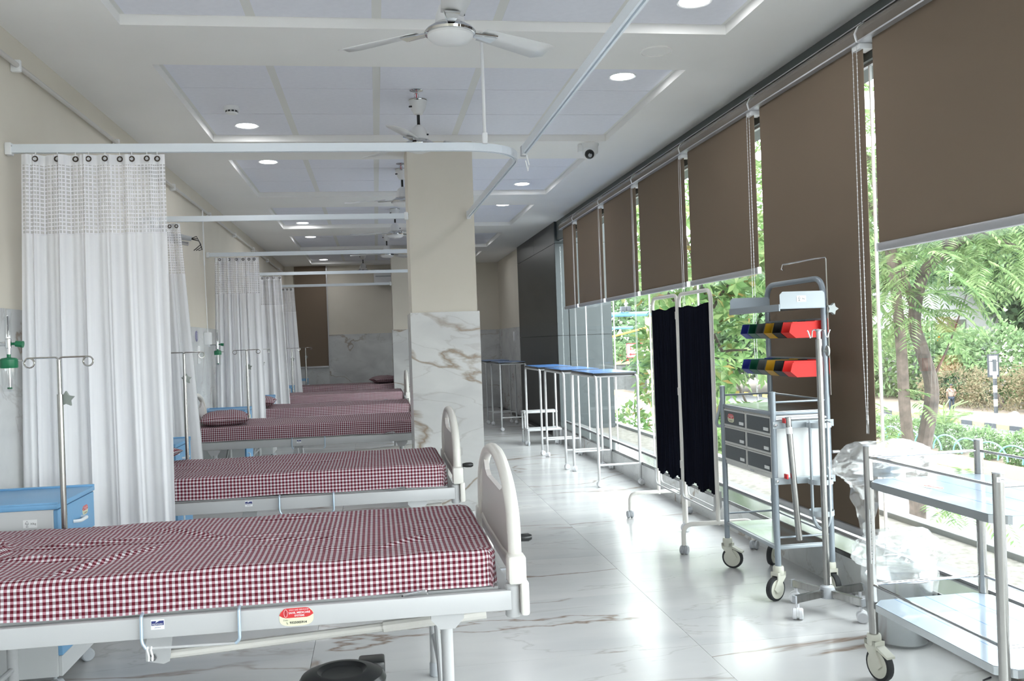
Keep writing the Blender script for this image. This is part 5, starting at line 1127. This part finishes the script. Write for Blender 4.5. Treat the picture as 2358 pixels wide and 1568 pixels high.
c_, v_ = ell(rs, 820, bl2, .3); P_ = []; D_ = []; N_ = []
for c0, v0 in zip(c_, v_):
    ax = v0 + np.array([0, 0, .7]); ax /= np.linalg.norm(ax); o1 = np.cross(ax, [.3, .7, .2]); o1 /= np.linalg.norm(o1); o2 = np.cross(ax, o1)
    for k in range(8):
        a = 2 * PI * k / 8 + rs.uniform(0, .5); dd = o1 * math.cos(a) + o2 * math.sin(a) + ax * rs.uniform(-.1, .6); P_.append(c0); D_.append(dd); N_.append(ax)
o = link('foliage', leaves_mesh('foliage', np.array(P_), np.array(D_), np.array(N_), .205, .085, leaf_broad, 4, .12), None, bt, False); o['kind'] = 'stuff'
for k in range(9):
    c0 = bl2[k][0]; MB().tube(smooth([(5.55, 15.0, .3 + .25 * k), ((5.55 + c0[0]) / 2, 14.8, (c0[2] + .3 + .2 * k) / 2 + .2), c0], 3), [.035 - .003 * i for i in range(7)], 6).build('branch', bark, bt)
# second broad-leaved sapling in front of the outer cladding, lower
bush('leafy_shrub', 'leafy shrub with a few orange leaves beside the outer clad wall', 'shrub', [((4.0, 14.2, -.25), (.36, .5, .40)), ((4.45, 14.4, .50), (.16, .5, .35)), ((4.1, 14.3, -.8), (.4, .5, .5)), ((4.5, 14.4, 1.1), (.18, .4, .25))], 1000, .17, .075, leaf_broad, 21, trunk=[([(4.2, 14.3, GZ), (4.2, 14.3, -1)], .05)])
# hedge plants on the median
for k in range(8):
    y = 27.0 + 2.1 * k
    bush('hedge_bush', 'clipped hedge bush, %s in line along the ochre median wall from the trolley end' % ['first', 'second', 'third', 'fourth', 'fifth', 'sixth', 'seventh', 'eighth'][k], 'bush', [((24.15, y, GZ + .95), (.62, .88, .66))], 1400, .16, .08, leaf_bg, 30 + k, 'hedge on the road median')
# trees and scrub on the far side of the road
far = [('dense_tree', 'dense green tree rising behind the striped signpost', [((43, 47, -1.6), (4, 4.2, 3.0)), ((41, 44, -3.0), (2.6, 3, 2.0)), ((44, 44, .6), (3, 3, 2))], 13000, .46, .25, leaf_bg, 51),
       ('dense_tree', 'dense green tree at the far kerb right of the signpost', [((42, 38, -1.2), (4, 4, 3.2)), ((40, 36, -3), (2.5, 3, 2))], 10000, .46, .25, leaf_bg, 52),
       ('tall_tree', 'tall tree behind the whitewashed house', [((52, 70, 4), (7, 7, 4)), ((50, 62, 6.5), (6, 6, 3.5)), ((56, 60, 5), (6, 6, 5))], 14000, .8, .5, leaf_dark, 53),
       ('dry_scrub', 'dry brownish scrub behind the pedestrian', [((39.5, 53, -3.1), (1.8, 3, 1.5)), ((39, 57, -3.0), (1.8, 3, 1.6)), ((40.5, 50, -2.6), (1.5, 2, 1.6))], 5000, .30, .10, leaf_dry, 54),
       ('dense_tree', 'dense tree behind the dry scrub', [((43, 58, -1.5), (3.5, 5, 2.6)), ((42, 66, -1.5), (4, 6, 3))], 9000, .5, .26, leaf_bg, 55),
       ('shady_tree', 'shady tree over the road beyond the banner', [((26, 100, 3), (9, 8, 5)), ((34, 104, 5), (9, 8, 6)), ((18, 108, 6), (7, 8, 5))], 9000, .8, .45, leaf_dark, 56),
       ('street_tree', 'street tree in front of the banner wall', [((16.6, 64, .2), (1.2, 1.6, .8)), ((15.2, 64, 1.0), (1.2, 1.6, .8))], 1800, .34, .18, leaf_bg, 57),
       ('shady_tree', 'shady tree closing the view past the second pane gap', [((36, 78, 3), (7, 8, 6)), ((30, 84, 0), (6, 8, 4)), ((42, 84, 5), (8, 8, 6))], 14000, .8, .5, leaf_dark, 58),
       ('shady_tree', 'big shady tree high above the house roof', [((62, 78, 9), (10, 9, 6)), ((50, 84, 9), (9, 9, 6)), ((70, 66, 8), (9, 9, 7))], 14000, 1.1, .65, leaf_dark, 59)]
for (nm, lab, bl, n, L, Wd, m, sd_) in far:
    c0 = bl[0][0]; bush(nm, lab, 'tree' if 'scrub' not in nm else 'scrub', bl, n, L, Wd, m, sd_, 'trees across the road', [([(c0[0], c0[1], GZ), (c0[0] + .2, c0[1], c0[2] * .5 + GZ * .5), (c0[0], c0[1] + .3, c0[2])], [.3, .25, .15])])
# young palm on the median
pm = thing('young_palm', 'young palm with thin arching fronds on the median', 'palm', (24.2, 36.0, GZ + .3))
for k in range(9):
    a = 2 * PI * k / 9; c, s = math.cos(a), math.sin(a); pth = [(0, 0, 0), (.15 * c, .15 * s, 1.2), (.5 * c, .5 * s, 2.0), (1.0 * c, 1.0 * s, 2.2)]; b = np.array([pth[1], pth[2]]); 
    MB().tube(pth, .025, 5).build('frond_stem', leaf_feather, pm); P_, D_, N_ = fronds(None, np.array([pth[1]]), np.array([[.7 * c, .7 * s, .7]]), 14, .1, 1.3); o = link('frond', leaves_mesh('frond', P_, D_, N_, .38, .05, leaf_feather, k), None, pm, False); o['kind'] = 'stuff'
# whitewashed house with dish
hs = thing('white_house', 'whitewashed flat-roofed house behind the roadside bushes', 'building', (0, 0, 0))
MB().box(43.6, 49.5, 66, 74, GZ, 4.1).build('wall', bld, hs, False); MB().box(41.0, 43.6, 66.5, 74, GZ, 2.3).build('side_wing', bld, hs, False); MB().box(43.4, 49.7, 65.8, 74.2, 4.1, 4.35).build('parapet', bld, hs, False)
MB().box(45.0, 46.6, 65.9, 66.0, .2, 1.7).build('window', mat('dark_window_shade', (0.10, 0.11, 0.09), 0.5), hs, False); MB().box(40.8, 47, 64.2, 66, -.2, -.05).build('canopy_sheet', concrete, hs, False); MB().box(42.2, 43.3, 64.1, 64.2, .0, .5).build('orange_board', mat('orange_board', (0.70, 0.32, 0.02), 0.6), hs, False)
ds = thing('satellite_dish', 'white satellite dish on the house roof', 'satellite dish', (45.5, 66.2, 4.35)); MB().cyl((0, 0, 0), (0, 0, 1.0), .04, 8).build('mast', alu, ds)
dm = MB().lathe([(.02, .0), (.35, .05), (.6, .16), (.62, .17), (.35, .07), (.02, .02)], 24).build('dish', white_pl, ds); dm.location = (0, -.1, 1.1); dm.rotation_euler = (1.0, .5, 0)
# signpost
sg = thing('street_signpost', 'black and white striped signpost with a framed blank board', 'signpost', (35.2, 47.4, GZ + .22))
for k in range(7): MB().box(-.075, .075, -.075, .075, .40 * k, .40 * (k + 1)).build('post_band', paper if k % 2 == 0 else kblk, sg, False)
MB().box(-.075, .075, -.075, .075, 2.8, 3.5).build('post_band', kblk, sg, False)
MB().box(-.36, .36, .08, .12, 2.48, 3.80).build('board_frame', kblk, sg, False)
MB().box(-.26, .26, .075, .125, 3.42, 3.70).build('board_panel', paper, sg, False); MB().box(-.26, -.02, .06, .13, 2.60, 3.36).build('board_panel', paper, sg, False); MB().box(.12, .26, .06, .13, 2.60, 3.36).build('board_panel', paper, sg, False)
# pedestrian: one continuous body grown over a skeleton, clothes and hair as parts
pr = thing('person', 'person in a beige shirt and dark trousers walking on the far pavement', 'person', (36.6, 53.5, GZ + .22), 2.6)
def skinned(name, nodes, edges, m, par, lv=2):
    me = bpy.data.meshes.new(name); me.from_pydata([n[0] for n in nodes], edges, []); o = bpy.data.objects.new(name, me); C.objects.link(o)
    sk_ = o.modifiers.new('skin', 'SKIN')
    for i, n in enumerate(nodes): me.skin_vertices[0].data[i].radius = (n[1], n[2]); me.skin_vertices[0].data[i].use_root = (i == 0)
    sm = o.modifiers.new('sub', 'SUBSURF'); sm.levels = lv; sm.render_levels = lv
    bpy.context.view_layer.update(); me2 = bpy.data.meshes.new_from_object(o.evaluated_get(bpy.context.evaluated_depsgraph_get())); bpy.data.objects.remove(o)
    me2.materials.clear(); me2.materials.append(m); me2.polygons.foreach_set('use_smooth', [True] * len(me2.polygons)); return link(name, me2, None, par, False)
ns_ = [((0, 0, .95), .15, .11), ((0, 0, 1.15), .14, .10), ((0, 0, 1.38), .17, .10), ((0, 0, 1.50), .06, .06), ((0, .02, 1.60), .085, .095), ((0, .02, 1.70), .07, .085),
       ((.20, 0, 1.40), .055, .055), ((.26, .02, 1.14), .042, .042), ((.25, .12, .92), .032, .032), ((.25, .15, .83), .035, .02), ((-.20, 0, 1.40), .055, .055), ((-.27, -.02, 1.16), .042, .042), ((-.20, .14, 1.02), .032, .032), ((-.15, .20, .98), .035, .02),
       ((.09, 0, .88), .09, .09), ((.10, .10, .50), .06, .06), ((.10, .06, .09), .04, .04), ((.10, .20, .04), .04, .03), ((-.09, 0, .88), .09, .09), ((-.10, -.02, .48), .06, .06), ((-.10, -.22, .12), .04, .04), ((-.10, -.10, .04), .04, .03)]
es_ = [(0, 1), (1, 2), (2, 3), (3, 4), (4, 5), (2, 6), (6, 7), (7, 8), (8, 9), (2, 10), (10, 11), (11, 12), (12, 13), (0, 14), (14, 15), (15, 16), (16, 17), (0, 18), (18, 19), (19, 20), (20, 21)]
skinned('body', ns_, es_, skin, pr)
gr = lambda idx, k: [((ns_[i][0]), ns_[i][1] * k + .012, ns_[i][2] * k + .012) for i in idx]
skinned('shirt', gr([1, 0, 2, 6, 10], 1.08) + [((.25, .01, 1.24), .06, .06), ((-.26, -.01, 1.26), .06, .06)], [(0, 1), (0, 2), (2, 3), (2, 4), (3, 5), (4, 6)], shirt, pr)
skinned('trousers', gr([0, 14, 15, 16, 18, 19, 20], 1.12), [(0, 1), (1, 2), (2, 3), (0, 4), (4, 5), (5, 6)], trouser, pr)
MB().ball((0, .0, 1.70), .098, 14, 10, (1, 1.05, .85)).build('hair', blk, pr)
for (a, b) in ((.10, .14), (-.10, -.16)): MB().box(a - .045, a + .045, b - .12, b + .12, 0.0, .07, .02).build('shoe', kblk, pr)
MB().tube([(.13, -.02, 1.46), (.05, .12, 1.40), (-.08, .13, 1.28)], .03, 8).build('shoulder_cloth', paper, pr)
# roadside litter, gantry, banner, sign
for k, (x, y, m, s_) in enumerate([(37.3, 56.5, paper, .35), (37.0, 55.6, kyel, .45), (37.6, 57.6, paper, .4), (38.0, 49.5, paper, .3)]):
    bm = bmesh.new(); bmesh.ops.create_icosphere(bm, subdivisions=3, radius=s_)
    for v in bm.verts: v.co = v.co * (1 + .4 * noise.noise(v.co * 5 + Vector((k, 0, 0)))); v.co.z = max(-.02, v.co.z * .7)
    tag(MB().bm(bm).build('rubbish_bag', m, None, True, (x, y, GZ + .22)), ['crumpled white rubbish behind the pedestrian', 'yellow sack on the far pavement beside the pedestrian', 'heap of white litter further along the pavement', 'pale litter near the striped signpost'][k], 'rubbish', 'litter on the far pavement')
gt = thing('traffic_gantry', 'blue traffic gantry with cameras on a yellow post across the road', 'gantry', (0, 62, 0))
MB().box(19.0, 19.7, -.3, .3, GZ, 2.6).build('post', yel, gt, False); MB().cyl((15.0, 0, 2.85), (21.0, 0, 2.85), .16, 10).build('beam', mat('gantry_blue', (0.10, 0.25, 0.60), 0.5), gt); MB().cyl((15.0, 0, 1.9), (18.0, 0, 1.9), .10, 8).build('lower_arm', MATS['gantry_blue'], gt); MB().tube([(16.0, 0, 1.2), (19.2, 0, 1.9)], .07, 8).build('stay', mat('gantry_orange', (0.62, 0.26, 0.05), 0.6), gt)
for x in (17.1, 17.5): MB().box(x, x + .28, -.5, 0, 3.05, 3.4, .03).build('camera_head', kblk, gt)
bnr = thing('shop_banner', 'long pale yellow banner with red and black lettering down the road', 'banner', (5.0, 95, 0)); MB().box(19.5, 26.5, 0, .1, -1.75, -.55).build('board', mat('banner_yellow', (0.72, 0.66, 0.34), 0.6), bnr, False)
text(bnr, 'TAS', 1.0, red_s, (21.4, -.03, -1.05), (1, 0, 0), (0, 0, 1), bold=.02); text(bnr, 'ACADEMY', .95, ink, (24.4, -.03, -1.05), (1, 0, 0), (0, 0, 1), bold=.02)
MB().box(18, 30, .2, .6, GZ, -1.6).build('backing_wall', concrete, bnr, False)
ws = thing('direction_sign', 'white direction sign with red lettering and arrow beside the road', 'sign', (0, 66, 0)); MB().box(18.6, 20.4, 0, .06, -.35, .75).build('board', paper, ws, False); MB().cyl((19.5, .1, GZ), (19.5, .1, .2), .06, 8).build('post', alu, ws)
fr_ = MB(); [fr_.box(*q) for q in ((18.6, 20.4, -.02, 0, .69, .75), (18.6, 20.4, -.02, 0, -.35, -.29), (18.6, 18.66, -.02, 0, -.35, .75), (20.34, 20.4, -.02, 0, -.35, .75))]; fr_.build('red_border', red_s, ws, False)
lt_ = MB(); lt_.box(18.85, 19.95, -.02, 0, .52, .57)
for k in range(5): lt_.box(18.9 + .22 * k, 18.95 + .22 * k, -.02, 0, .22, .52); lt_.box(18.9 + .22 * k, 19.03 + .22 * k, -.02, 0, .30 + .03 * (k % 2), .36 + .03 * (k % 2))
lt_.build('red_script', red_s, ws, False); aw = MB(); aw.box(18.95, 19.5, -.02, 0, -.13, -.03); aw.prism([(18.78, -.08), (18.97, .06), (18.97, -.22)], -.02, 0, 'XZ'); aw.build('red_arrow', red_s, ws, False)
